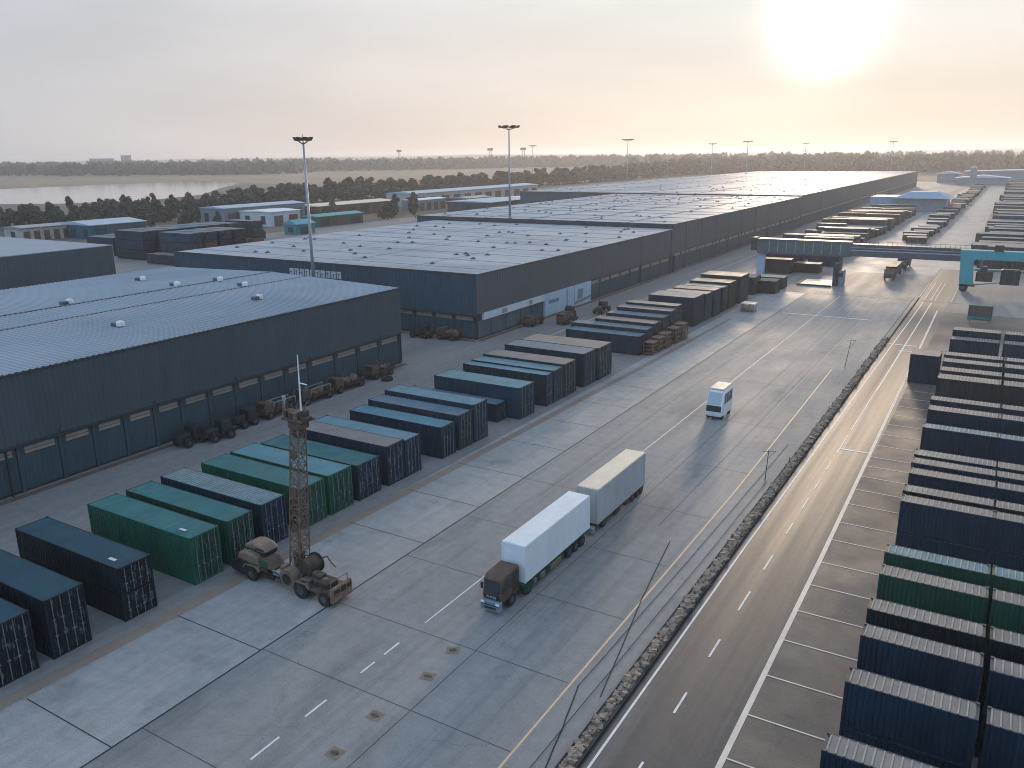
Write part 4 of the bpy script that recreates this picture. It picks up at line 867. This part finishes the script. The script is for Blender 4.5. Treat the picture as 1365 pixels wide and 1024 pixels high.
for k in range(5):
    b = MB()
    for q in range(6): b.box(-1.3, 1.3, -1.2 + q * .44, -.95 + q * .44, .2 + k * .36, .25 + k * .36)
    for x in (-1.3, -.08, 1.14): b.box(x, x + .16, -1.2, 1.25, .02 + k * .36, .2 + k * .36)
    b.obj('pallet', 'cream' if k == 4 else 'bluegrey', PB)

# ------------------------------------------------------------------ rubble median, covers, cables
random.seed(8)
b = MB()
for k in range(2000):
    y = 24 + 121 * (k / 2000.0) ** 1.12 + random.uniform(-.1, .1); f = random.random(); x = -16.25 + .56 * f
    s1 = random.choice((.06, .08, .10, .16)) * random.uniform(.8, 1.25) * (1 + y / 220); hgt = (.04 + .20 * (1 - abs(2 * f - 1)))
    c = Vector((x, y, random.uniform(.02, hgt))); vs = []
    rot = Matrix.Rotation(random.uniform(0, 3.1), 3, 'Z') @ Matrix.Rotation(random.uniform(-.6, .6), 3, 'X')
    for dz in (-1, 1):
        for dx, dy in ((-1, -1), (1, -1), (1, 1), (-1, 1)):
            vs.append(tuple(c + rot @ Vector((dx * s1 * random.uniform(.6, 1.1), dy * s1 * random.uniform(.6, 1.2), dz * s1 * random.uniform(.45, .9)))))
    b.add(vs, [(0, 3, 2, 1), (4, 5, 6, 7), (0, 1, 5, 4), (1, 2, 6, 5), (2, 3, 7, 6), (3, 0, 4, 7)])
tag(b.obj('rubble', 'stone'), kind='stuff')
b = MB(); b.box(-15.6, -15.46, 5, 190, 0, .14); b.box(-16.44, -16.38, 5, 145, 0, .08); struct('kerb', b, 'joint')
def cover():
    T = thing('utility_cover', 'c', 'manhole cover', group='ochre utility covers on the apron')
    b = MB(); b.box(-.42, .42, -.36, .36, .013, .022); b.obj('frame', 'cover', T)
    c = MB(); c.tube((0, 0, .022), (0, 0, .03), .22, n=16); c.obj('lid', 'darksteel', T)
    c = MB(); c.box(-.26, .26, -.05, .05, .03, .038); c.obj('handle_slot', 'iron', T); return T
c0 = cover(); c0.location = (-26.85, 25.9, 0)
for k, (x, y) in enumerate(((-26.85, 25.9), (-26.98, 29.25), (-26.6, 33.6), (-26.85, 36.55))):
    lab = ('first ochre square utility cover, nearest the bottom picture edge', 'second ochre square utility cover from the bottom, before the cross joint', 'third ochre square utility cover, just past the cross joint', 'fourth ochre square utility cover, nearest the lorry')[k]
    if k == 0: c0['label'] = lab
    else: dup(c0, (x, y, 0), rz=.2 * (k - 1), label=lab)
def cable(label, pts, r=.022):
    b = MB(); P = [Vector((x, y, z)) for x, y, z in pts]; Q = []
    for a, c_ in zip(P[:-1], P[1:]):
        n = 8
        for i in range(n): f = i / n; q = a.lerp(c_, f); Q.append((q.x + .015 * math.sin(f * 6.3 + a.y), q.y, q.z))
    Q.append(tuple(P[-1])); b.path(Q, r, 5); tag(b.obj('cable', 'black'), label, 'cable')
cable('short thick black cable ending at the bottom edge beside the rubble median', [(-18.43, 37.35, .04), (-17.5, 33.6, .04), (-16.8, 30.2, .04), (-16.3, 27.5, .04)], .035)
cable('black cable slanting across the apron from the amber line towards the median', [(-20.44, 57.5, .05), (-19.0, 48.5, .05), (-16.86, 37.0, .05)], .028)
cable('thin black cable running lengthwise between amber line and rubble median', [(-18.4, 37.3, .06), (-18.15, 50, .06), (-17.9, 66, .06), (-17.7, 85, .06)], .02)
cable('thin black cable running lengthwise close beside the rubble median', [(-17.6, 25, .07), (-17.35, 40, .07), (-17.1, 58, .07), (-17.0, 74, .07)], .02)
def post(label, x, y, h, lean):
    T = thing('cable_post', label, 'post', (x, y, 0)); b = MB(); b.tube((0, 0, 0), (lean, 0, h), .05, .03, n=6); b.obj('pole', 'iron', T)
    c = MB(); c.tube((lean - .5, 0, h - .3), (lean + .6, .2, h - .15), .03, n=5); c.tube((lean * .7, 0, h * .7), (lean + .6, .2, h - .15), .02, n=5); c.obj('arm', 'iron', T)
post('thin dark post with cross arm beside the rubble median, nearer of two', -17.2, 74, 3.2, .15)
post('thin dark post with cross arm at the far end of the rubble median', -18.4, 122, 4.2, .5)

# ------------------------------------------------------------------ gantry, teal carrier, sign, vehicles beyond
GA = thing('gantry_bridge', 'long grey gantry bridge spanning the yard and the road', 'gantry', (-54, 211, 0))
b = MB(); b.box(-1.0, 21, -1.6, 1.6, 5.4, 5.8); b.box(-1.0, 21, -1.6, 1.6, 8.6, 9.0); b.box(-1.0, -.2, -1.6, 1.6, 5.8, 8.6); b.box(20.6, 21, -1.6, 1.6, 5.8, 8.6); b.obj('walkway_frame', 'darksteel', GA)
b = MB(); b.box(-.2, 20.6, -1.45, 1.45, 5.8, 8.6); b.obj('walkway_glazing', 'doorteal', GA)
for k in range(9):
    b = MB(); b.box(1.9 + k * 2.1, 2.05 + k * 2.1, -1.62, -1.45, 5.8, 8.6); b.obj('mullion', 'steel', GA)
b = MB(); b.box(21, 46, -1.3, 1.3, 5.7, 6.0); b.box(21, 46, -1.3, -1.0, 6.0, 8.3); b.box(21, 46, 1.0, 1.3, 6.0, 8.3); b.box(21, 46, -1.4, 1.4, 8.3, 8.55); b.obj('main_girder', 'darksteel', GA)
b = MB(); b.box(21, 46, -1.32, -1.3, 7.0, 7.25); b.box(21, 46, -1.33, -1.3, 7.7, 7.85); b.obj('rail', 'steel', GA)
b = MB()
for k in range(24): b.tube((22 + k, -1.25, 8.55), (22 + k, -1.25, 9.3), .04, n=4)
b.tube((21.5, -1.25, 9.3), (46, -1.25, 9.3), .04, n=4); b.obj('handrail', 'iron', GA)
b = MB(); b.box(-1.0, .75, -.7, .7, 0, 5.4); b.obj('leg', 'sign_blue', GA)
b = MB(); b.box(18.5, 19.2, -.6, .6, 0, 5.4); b.obj('leg', 'darksteel', GA)
b = MB(); b.bevbox(-2.6, -1.0, -1.4, 1.4, 6.0, 9.2, .2); b.obj('end_cabin', 'iron', GA)
TC = thing('straddle_carrier', 'big teal wheeled gantry carrier at the right picture edge', 'carrier', (-7.5, 204, 0))
b = MB(); b.prism([(-2.1, 9.0), (-1.9, 7.0), (-1.6, 1.6), (1.0, 1.6), (.6, 6.6), (.9, 7.0), (22, 7.0), (22, 9.0)], 'y', -1.3, 1.3); fr = b.obj('frame', 'turq', TC); md = fr.modifiers.new('bevel', 'BEVEL'); md.width = .15; md.segments = 2
b = MB(); b.prism([(17, 7.02), (16.6, 1.6), (19, 1.6), (19.6, 7.02)], 'y', -1.25, 1.25); b.obj('column', 'turq', TC)
b = MB(); b.box(1.0, 17, -.9, .9, 4.6, 5.0); b.box(2.0, 2.4, -.8, .8, 5.0, 7.0); b.box(12, 12.4, -.8, .8, 5.0, 7.0); b.obj('spreader', 'teal', TC)
b = MB(); b.bevbox(6.0, 9.6, -1.2, 1.2, 2.0, 5.2, .3); b.obj('machine_house', 'charcoal', TC)
b = MB(); b.bevbox(1.4, 4.6, -1.0, 1.0, 2.4, 4.6, .25); b.bevbox(2.2, 3.4, -1.1, 1.1, 4.5, 5.6, .2); b.obj('engine', 'iron', TC)
b = MB(); b.bevbox(4.2, 6.0, -1.6, -.4, 9.0, 10.3, .15); b.obj('trolley', 'iron', TC)
b = MB(); b.box(-1.6, 1.4, -1.1, 1.1, 1.2, 1.65); b.obj('bogie', 'iron', TC)
for x in (-.7, 17.8):
    for y in (-.75, .75): add_wheel(TC, x, y, .85, .7, 'y')
b = MB(); b.tube((.8, 0, 1.4), (6.5, 0, 2.3), .12); b.obj('strut', 'steel', TC)
SG = thing('sign_board', 'grey-brown sign board with green lettering behind the right-hand stacks', 'sign', (-3.5, 167, 0))
b = MB(); b.box(-1.9, 1.9, -.08, .08, .45, 2.95); b.obj('panel', 'brown', SG)
b = MB(); b.box(-1.95, 1.95, -.12, .12, 2.95, 3.05); b.box(-1.95, 1.95, -.12, .12, .36, .45); b.obj('panel_frame', 'greenletter', SG)
b = MB(); b.box(-1.75, 1.75, -.12, -.08, .55, 1.0); b.obj('stripe', 'teal', SG)
for k in range(6):
    b = MB(); pts = []
    x = -1.6 + k * .56
    for q in range(9): a = math.pi * q / 8; pts.append((x + .24 - .24 * math.cos(a), -.12, 1.15 + (.75 if k != 2 else .55) * math.sin(a)))
    b.path(pts, .055, 5); b.obj('letter', 'greenletter', SG)
for x in (-1.5, 1.5):
    b = MB(); b.tube((x, .12, 0), (x, .12, 2.6), .06); b.obj('post', 'iron', SG)
WP = thing('sunlit_patch', 'pale rimmed slab standing in for a patch of sunlit ground under the gantry', 'sunlit_patch', (-38.2, 199.5, 0))
b = MB(); b.box(-3.6, 3.8, -2.6, 7, .02, .16); b.obj('deck', 'cream', WP); b = MB(); b.box(-3.8, -3.6, -2.8, 7, .02, .36); b.box(-3.6, 3.8, -2.8, -2.6, .02, .36); b.obj('rim', 'trim', WP)  # cream slab stands in for a patch of sunlit ground
BT = thing('control_booth', 'narrow dark control booth beside the pale sunlit-ground slab', 'booth', (-33.6, 199.5, 0))
b = MB(); b.bevbox(-.9, .3, -1.2, 1.6, 0, 5.2, .1); b.obj('cabinet', 'slate', BT); b = MB(); b.bevbox(.3, 1.4, -1.0, 1.6, 0, 3.6, .1); b.obj('annex', 'bluegrey', BT); b = MB(); b.box(.35, 1.3, -1.04, -1.0, 2.2, 3.1); b.obj('window', 'glass', BT)
def far_truck(label, x, y, L, wcol, ccol, hb=3.2, group=None):
    T = thing('far_truck', label, 'truck', (x, y, 0), 0, group); T.name = 'lorry'
    b = MB(); b.prism([(0, .5), (-.05, 1.4), (.3, 2.6), (2.0, 2.6), (2.0, .5)], 'x', -1.15, 1.15)
    b.v = [(vx, vy, vz) for vx, vy, vz in b.v]; cb = b.obj('cab', ccol, T)
    g = MB(); g.quad((-.95, -.06, 1.5), (.95, -.06, 1.5), (.95, .22, 2.4), (-.95, .22, 2.4)); g.obj('windscreen', 'glass', cb)
    b = MB(); b.bevbox(-1.2, 1.2, 2.3, L, .9, hb, .06); b.obj('body', wcol, T)
    b = MB(); b.box(-.5, .5, .3, L, .5, .9); b.obj('chassis', 'iron', T)
    for yy in (1.0, L - 1.2):
        for xx in (-1.0, 1.0): add_wheel(T, xx, yy, .48, .3)
    return T
far_truck('brown-fronted lorry driving out from under the gantry', -24.4, 213.2, 14, 'slate', 'brown', 3.0)
far_truck('second lorry queued behind the brown-fronted one under the gantry', -24.0, 232, 12, 'charcoal', 'slate', 3.0)
container('dark container standing beside the white gantry leg', -47.5, 213.5, 8.0, 4.0, 3.6, 'slate', 'r_grey', detail=1, doors=None)
container('dark container behind the one beside the white gantry leg', -46.6, 222.5, 9.0, 4.0, 4.2, 'slate', 'r_blue', detail=1, doors=None)
container('low grey container left of the narrow control booth', -41.2, 217.5, 6.4, 4.0, 2.4, 'charcoal', 'r_grey', detail=1, doors=None)
container('blue-topped container further behind the low grey one under the gantry', -39.0, 232, 8.0, 4.0, 3.0, 'slate', 'r_light', detail=1, doors=None)
container('dark frame container at the roadside just before the gantry', -43.0, 181.0, 5.0, 4.5, 2.8, 'charcoal', 'r_grey', detail=1, doors=None)
container('flat blue-grey container behind the roadside one before the gantry', -43.2, 188.5, 6.0, 4.0, 2.6, 'slate', 'r_light', detail=1, doors=None)
container('dark container rounding off the far block, left of the roadside pair', -46.8, 178.0, 5.0, 5.0, 3.8, 'charcoal', 'r_dust', detail=1, doors=None)
# rows parked beyond the gantry
random.seed(17)
FAR = [('slate', 'r_grey'), ('charcoal', 'r_grey'), ('navy', 'r_blue'), ('slate', 'r_dust'), ('charcoal', 'r_blue'), ('petrol', 'r_light'), ('navy', 'r_grey')]
def far_row(n, xa, xb, y0, y1, L0, L1, H0, H1, label, group, Wd=2.6):
    for i in range(n):
        f = (i + .5) / n; y = y0 + (y1 - y0) * f + random.uniform(-.8, .8); L = random.uniform(L0, L1); wl, rf_ = random.choice(FAR)
        container(label, xb + random.uniform(-1.5, .5) + 0 * xa, y, L, Wd * random.uniform(.9, 1.3), random.uniform(H0, H1), wl, rf_, detail=0, group=group, doors=None, roofribs=False, pitch=.8)
far_row(30, 0, -41.5, 242, 447, 14, 23, 2.6, 4.6, 'dark flat container in the hazy row left of the road beyond the gantry', 'hazy containers left of the far road', 3.8)
far_row(12, 0, -54, 300, 440, 8, 12, 3, 4.6, 'short container behind the hazy row left of the far road', 'short containers behind the hazy row')
far_row(54, 0, -24.5, 300, 770, 5.5, 9.0, 1.9, 3.0, 'dark low container in the narrow row between the two far roads', 'low containers between the far roads', 4.6)
far_row(68, 0, 12, 240, 770, 18, 22, 2.6, 4.0, 'dark container in the crowded rows right of the far road', 'crowded containers right of the far road', 5.0)
far_row(40, 0, 40, 290, 770, 20, 24, 2.6, 4.0, 'dark container further right in the crowded far rows', 'outer crowded containers right of the far road', 5.0)
PV = thing('pavilion', 'blue hip-roofed pavilion at the end of the hazy container row', 'pavilion', (-44, 462, 0))
b = MB(); b.box(-9, 13, 0, 26, 0, 6.5); b.obj('wall', 'bluegrey', PV)
b = MB(); b.add([(-11, -2, 6.5), (15, -2, 6.5), (15, 28, 6.5), (-11, 28, 6.5), (-4, 8, 9.4), (8, 8, 9.4), (8, 18, 9.4), (-4, 18, 9.4)], [(0, 1, 5, 4), (1, 2, 6, 5), (2, 3, 7, 6), (3, 0, 4, 7), (4, 5, 6, 7), (3, 2, 1, 0)]); b.obj('roof', 'skyblue', PV)
b = MB(); b.box(-22, -9, 2, 24, 0, 7); b.obj('side_wing', 'skyblue', PV)
for k, (x, y, wx, wy, h, lab) in enumerate(((30, 930, 160, 40, 9, 'long pale low shed at the far right below the brown woods'), (-30, 820, 40, 26, 6, 'small hazy shed behind the blue pavilion'), (-60, 880, 18, 18, 8, 'hazy block beside the end of the longest warehouse'), (70, 840, 70, 20, 6, 'hazy low shed at the far end of the right-hand rows'))):
    T = thing('shed', lab, 'shed', (x, y, 0)); b = MB(); b.box(-wx / 2, wx / 2, 0, wy, 0, h); b.obj('wall', 'bluegrey', T); b = MB(); b.prism([(-wx / 2 - 1, h), (0, h + 2.2), (wx / 2 + 1, h)], 'y', -1, wy + 1); b.obj('roof', 'sign_blue', T)
T = thing('silo', 'pale round silo standing in haze right of the blue pavilion', 'silo', (-36, 800, 0)); b = MB(); b.tube((0, 0, 0), (0, 0, 15), 2.6, n=14); b.obj('tank', 'bluegrey', T); b = MB(); b.tube((0, 0, 15), (0, 0, 16.5), 2.6, .8, n=14); b.obj('dome', 'steel', T)

# ------------------------------------------------------------------ old sheds and yards at the left
t = MB(); t.sheet(-350, -262, 130, 620, -.02); struct('side_yard', t, 'dirt')
def shed(label, x, y, wx, wy, h, wall, roof, rise=.8, doors=0, dm='brown', nm='shed', axis='y'):
    T = thing(nm, label, 'shed', (x, y, 0)); b = MB(); b.box(-wx, 0, 0, wy, 0, h); wo_ = b.obj('wall', wall, T)
    b = MB()
    if axis == 'y': b.prism([(-wx - .5, h), (-wx / 2, h + rise), (.5, h), (.5, h - .2), (-wx - .5, h - .2)], 'y', -.5, wy + .5)
    b.obj('roof', roof, T)
    for k in range(doors):
        q = wy * (k + .5) / doors; d = MB(); d.box(0, .1, q - wy / doors * .3, q + wy / doors * .3, 0.1, h * .72); d.obj('door', dm if k % 3 != 1 else 'rustred', T)
    for k in range(max(1, int(wx / 8))):
        q = -wx + wx * (k + .5) / max(1, int(wx / 8)); d = MB(); d.box(q - 1.4, q + 1.4, -.1, 0, .9, h * .7); d.obj('window', 'glass', T)
    return T
shed('white plastered shed with brown doors at the far left', -322, 173, 12, 27, 5.2, 'plaster', 'steel', .6, 7)
shed('teal-walled shed with pale roof beside the white plastered one', -306, 191, 24, 24, 5.4, 'bluewall', 'sign_blue', 1.2, 3, 'petrol')
shed('white workshop with two large dark doors below the tree line', -284, 262, 20, 18, 6.5, 'sign_white', 'white', .5, 2, 'darksteel')
shed('long grey hall left of the white workshop', -306, 255, 16, 50, 8, 'bluegrey', 'sign_blue', .8, 5, 'darksteel')
shed('long low hall with sunlit tan roof behind the teal kiosk', -300, 308, 20, 60, 6, 'brown', 'cream', .8, 6, 'charcoal')
shed('small teal kiosk with overhanging pale teal roof', -244, 238, 7, 10, 4.2, 'teal', 'turq', 1.6, 1, 'navy', 'kiosk')
shed('low green-walled store behind the teal kiosk', -262, 268, 10, 30, 4.6, 'green', 'turq', .8, 3, 'navy')
shed('long pale hall far behind the second warehouse roof', -310, 400, 22, 150, 8, 'plaster', 'sign_blue', 1, 12, 'iron')
shed('grey store in front of the long pale hall', -286, 372, 12, 26, 6, 'bluegrey', 'white', .6, 4, 'brown')
shed('rusty brown shed beside the long pale hall', -270, 398, 14, 24, 6, 'rustred', 'plaster', .6, 3, 'iron')
shed('white hut between the rusty shed and the long pale hall', -256, 420, 12, 20, 5, 'plaster', 'white', .6, 3, 'iron')
shed('dark slate hall left of the longest warehouse front', -226, 352, 26, 40, 7, 'slate', 'sign_blue', .6, 4, 'iron')
shed('grey brick house half hidden by trees at the lake shore', -392, 318, 10, 14, 6, 'plaster', 'bluegrey', 2, 2)
random.seed(23)
BK = [('navy', 'r_grey'), ('rustred', 'r_grey'), ('charcoal', 'r_grey'), ('petrol', 'r_blue'), ('slate', 'r_dust'), ('midnight', 'r_grey'), ('charcoal', 'r_blue'), ('navy', 'r_blue'), ('slate', 'r_grey')]
for (x, y0, n, st, lab, grp) in ((-206, 153, 5, 3, 'weathered container stacked high in the yard between the two left warehouses', 'stacked containers nearest behind the left warehouses'), (-226, 157, 9, 3, 'weathered container in the second stacked row behind the left warehouses', 'second stacked row behind the left warehouses'), (-246, 160, 12, 2, 'weathered container in the farthest stacked row before the white workshop', 'farthest stacked row before the workshop'), (-262, 170, 10, 1, 'single weathered container in the loose row before the tree line', 'loose container row before the tree line')):
    for k in range(n):
        for tier in range(st if random.random() < .8 else 1):
            wl, rf_ = random.choice(BK); container(lab, x + random.uniform(-.4, .4), y0 + k * 5.4, 14, 4.6, 2.9, wl, rf_, z=tier * 2.91, detail=0, group=grp, doors='d', pitch=.5, roofribs=False)

# ------------------------------------------------------------------ trees
def crown_mesh(name, seed, h, r, m, nq, q):
    rn = random.Random(seed); b = MB(); cl = []
    nl = rn.randint(7, 10)
    for k in range(nl):
        f = (k + .5) / nl; z = h * (.22 + .66 * f); rr = r * (1 - .75 * max(0, f - .35) / .65) * rn.uniform(.25, .75); a = rn.uniform(0, 6.28)
        cl.append((rr * math.cos(a), rr * math.sin(a), z, r * rn.uniform(.38, .6) * (1 - .35 * f)))
    for i in range(nq):
        cxx, cyy, cz, cr = rn.choice(cl)
        d = Vector((rn.gauss(0, 1), rn.gauss(0, 1), rn.gauss(0, .9))); d.normalize(); d *= cr * rn.uniform(.55, 1.08)
        p = Vector((cxx, cyy, cz)) + d; nrm = (d.normalized() + Vector((rn.uniform(-.7, .7), rn.uniform(-.7, .7), rn.uniform(-.3, .9)))).normalized()
        a = nrm.orthogonal().normalized(); c = nrm.cross(a); s1 = q * rn.uniform(.55, 1.2); s2 = q * rn.uniform(.4, .9)
        b.quad(tuple(p - a * s1 - c * s2 * .6), tuple(p + a * s1 * .7 - c * s2), tuple(p + a * s1 + c * s2 * .7), tuple(p - a * s1 * .6 + c * s2))
    return b.mesh(name, m)
protos = []
for k, (m, h, r, kind) in enumerate((('leafA', 11, 4.2, 0), ('leafA', 12.5, 3.6, 0), ('leafB', 11.5, 4.2, 1), ('leafB', 12, 3.4, 1), ('leafC', 10.5, 4.4, 2), ('leafA', 9.5, 4.6, 0))):
    T = thing('broadleaf_tree', 't', 'tree'); T['group'] = 'trees of the shelter belt beyond the warehouses'
    b = MB(); b.tube((0, 0, -.3), (0, 0, h * .45), .32, .18, n=7)
    for q in range(5):
        a = q * 1.3 + k; b.tube((0, 0, h * (.22 + .05 * q)), (r * .5 * math.cos(a), r * .5 * math.sin(a), h * (.45 + .07 * q)), .12, .04, n=5)
    b.obj('trunk', 'bark', T); link('crown', crown_mesh('crown', 100 + k, h, r, m, 620, .62), T); protos.append((T, kind))
TL = ['dark green tree in the belt beyond the warehouse roofs', 'brown-leaved tree in the belt beyond the warehouse roofs', 'olive tree in the belt beyond the warehouse roofs']
TL2 = ['dark green tree in the thicket by the lake at the left', 'brown tree in the thicket by the lake at the left', 'olive tree in the thicket by the lake at the left']
random.seed(31)
used = set()
def plant(x, y, sc, near=False, kinds=None):
    c = [p for p in range(len(protos)) if kinds is None or protos[p][1] in kinds]; k = random.choice(c); T, kind = protos[k]
    lab = (TL2 if near else TL)[kind]; g = ('trees of the lake thicket, ' if near else 'trees of the shelter belt, ') + ('dark green', 'brown', 'olive')[kind]
    wide = 1.0 if near else 1.4
    s3 = (wide * sc * random.uniform(.9, 1.2), wide * sc * random.uniform(.9, 1.2), sc * random.uniform(.85, 1.15))
    if k not in used:
        used.add(k); T.location = (x, y, -.3); T.rotation_euler = (0, 0, random.uniform(0, 6)); T.scale = s3; T['label'] = lab; T['group'] = g
    else: dup(T, (x, y, -.3), random.uniform(0, 6), lab, g, s3)
y = 345.0
while y < 1120:
    f = (y - 345) / 800; plant(-412 + random.uniform(-9, 9), y, 1.2 + .35 * f, False, (0, 0, 2) if y < 420 else ((0, 1, 2) if y < 560 else (1, 1, 2)))
    if random.random() < .7: plant(-400 + random.uniform(-5, 8), y + 3, 1.0 + .3 * f, False, (0, 1, 2) if y < 560 else (1,))
    y += 5.4 + 3.0 * f
for k in range(125):
    f = random.random(); x = -352 - 75 * random.random(); yy = 196 + 140 * f + (-(x + 352)) * .15
    plant(x, yy, random.uniform(.62, 1.05), True, (0, 0, 2))
for x, yy, sc in ((-330, 236, .9), (-322, 246, .8), (-334, 258, 1.0), (-338, 300, .95), (-326, 318, 1.0), (-340, 228, .8), (-300, 246, .7), (-345, 215, .9), (-340, 205, .8), (-336, 268, .9), (-330, 276, .8), (-344, 284, 1.0), (-318, 306, .9), (-300, 318, .8), (-283, 300, .7), (-262, 316, .9), (-256, 330, .8), (-280, 345, .9), (-276, 354, 1.0), (-330, 216, .9), (-400, 196, .9), (-412, 188, .8), (-424, 196, .9), (-436, 208, 1.0), (-408, 176, .8), (-430, 184, .9), (-446, 196, .9), (-455, 214, .9), (-418, 168, .8), (-396, 182, .8), (-388, 204, .9), (-292, 300, .6), (-270, 330, .8), (-296, 232, .6)): plant(x, yy, sc, True, (0, 2))
# far woods: too many to count
def woods(name, regions, seed, q, m):
    rn = random.Random(seed); b = MB()
    for (xa, ya, xb, yb, depth, n, h) in regions:
        for i in range(n):
            f = rn.random(); x = xa + (xb - xa) * f + rn.gauss(0, 1) * depth * .3; y_ = ya + (yb - ya) * f + rn.gauss(0, 1) * depth; th = h * rn.uniform(.6, 1.25)
            for k in range(20):
                p = Vector((x + rn.gauss(0, th * .2), y_ + rn.gauss(0, th * .2), th * rn.uniform(.12, .95)))
                nrm = Vector((rn.gauss(0, 1), rn.gauss(0, 1), rn.gauss(.4, .7))).normalized(); a = nrm.orthogonal().normalized(); c = nrm.cross(a); s1 = q * rn.uniform(.6, 1.3) * th / 14
                b.quad(tuple(p - a * s1 - c * s1 * .7), tuple(p + a * s1 * .8 - c * s1), tuple(p + a * s1 + c * s1 * .8), tuple(p - a * s1 * .7 + c * s1))
    tag(b.obj(name, m), kind='stuff')
woods('brown_woods', [(-430, 1120, -250, 1500, 40, 260, 15), (-330, 1330, 300, 1430, 45, 500, 17), (-600, 1500, 500, 1750, 90, 420, 20), (200, 1250, 900, 1500, 90, 420, 18), (-420, 1150, -470, 2100, 30, 140, 17)], 5, 2.6, 'leafB')
woods('grey_woods', [(-2300, 820, -1150, 1120, 40, 420, 17), (-1600, 1050, -1000, 1750, 70, 460, 18), (-1150, 1700, -560, 2100, 90, 460, 19), (-2600, 1000, -1500, 1900, 120, 420, 20), (-1250, 1950, 800, 2700, 160, 560, 20)], 6, 3.0, 'leafC')
# land rising at the horizon
def hills(name, y0, x0, x1, h, seed):
    rn = random.Random(seed); b = MB(); n = 120; vs = []
    ph = [rn.uniform(0, 6) for _ in range(6)]
    for i in range(n + 1):
        x = x0 + (x1 - x0) * i / n; k = sum(math.sin(i * (.07 + .11 * q) + ph[q]) / (1 + q) for q in range(6)) * .22 + .72 + rn.uniform(-.03, .03)
        hh = max(h * .25, h * k); vs += [(x, y0 - 350, -1), (x, y0 - 120, hh * .7), (x, y0, hh), (x, y0 + 500, -1)]
    b.add(vs, [(4 * i + q, 4 * i + 4 + q, 4 * i + 5 + q, 4 * i + 1 + q) for i in range(n) for q in range(3)]); struct(name, b, 'hill')
hills('hills', 4300, -7000, 3800, 26, 2); hills('far_hills', 7200, -7300, 7000, 36, 3); hills('near_rise', 3000, -5200, 2600, 16, 4)
for k, (x, y_, w_, h) in enumerate(((-2350, 1520, 90, 30), (-2260, 1540, 20, 38), (-1980, 1600, 60, 22))):
    T = thing('tower_block', ('wide hazy block on the left horizon', 'narrow hazy tower beside the wide block on the left horizon', 'low hazy block right of the tower on the left horizon')[k], 'building', (x, y_, 0)); b = MB(); b.box(-w_ / 2, w_ / 2, 0, 20, -.3, h); b.obj('wall', 'bluegrey', T); b = MB(); b.box(-w_ / 2 - .5, w_ / 2 + .5, -.5, 20.5, h, h + 1.5); b.obj('roof', 'darksteel', T)
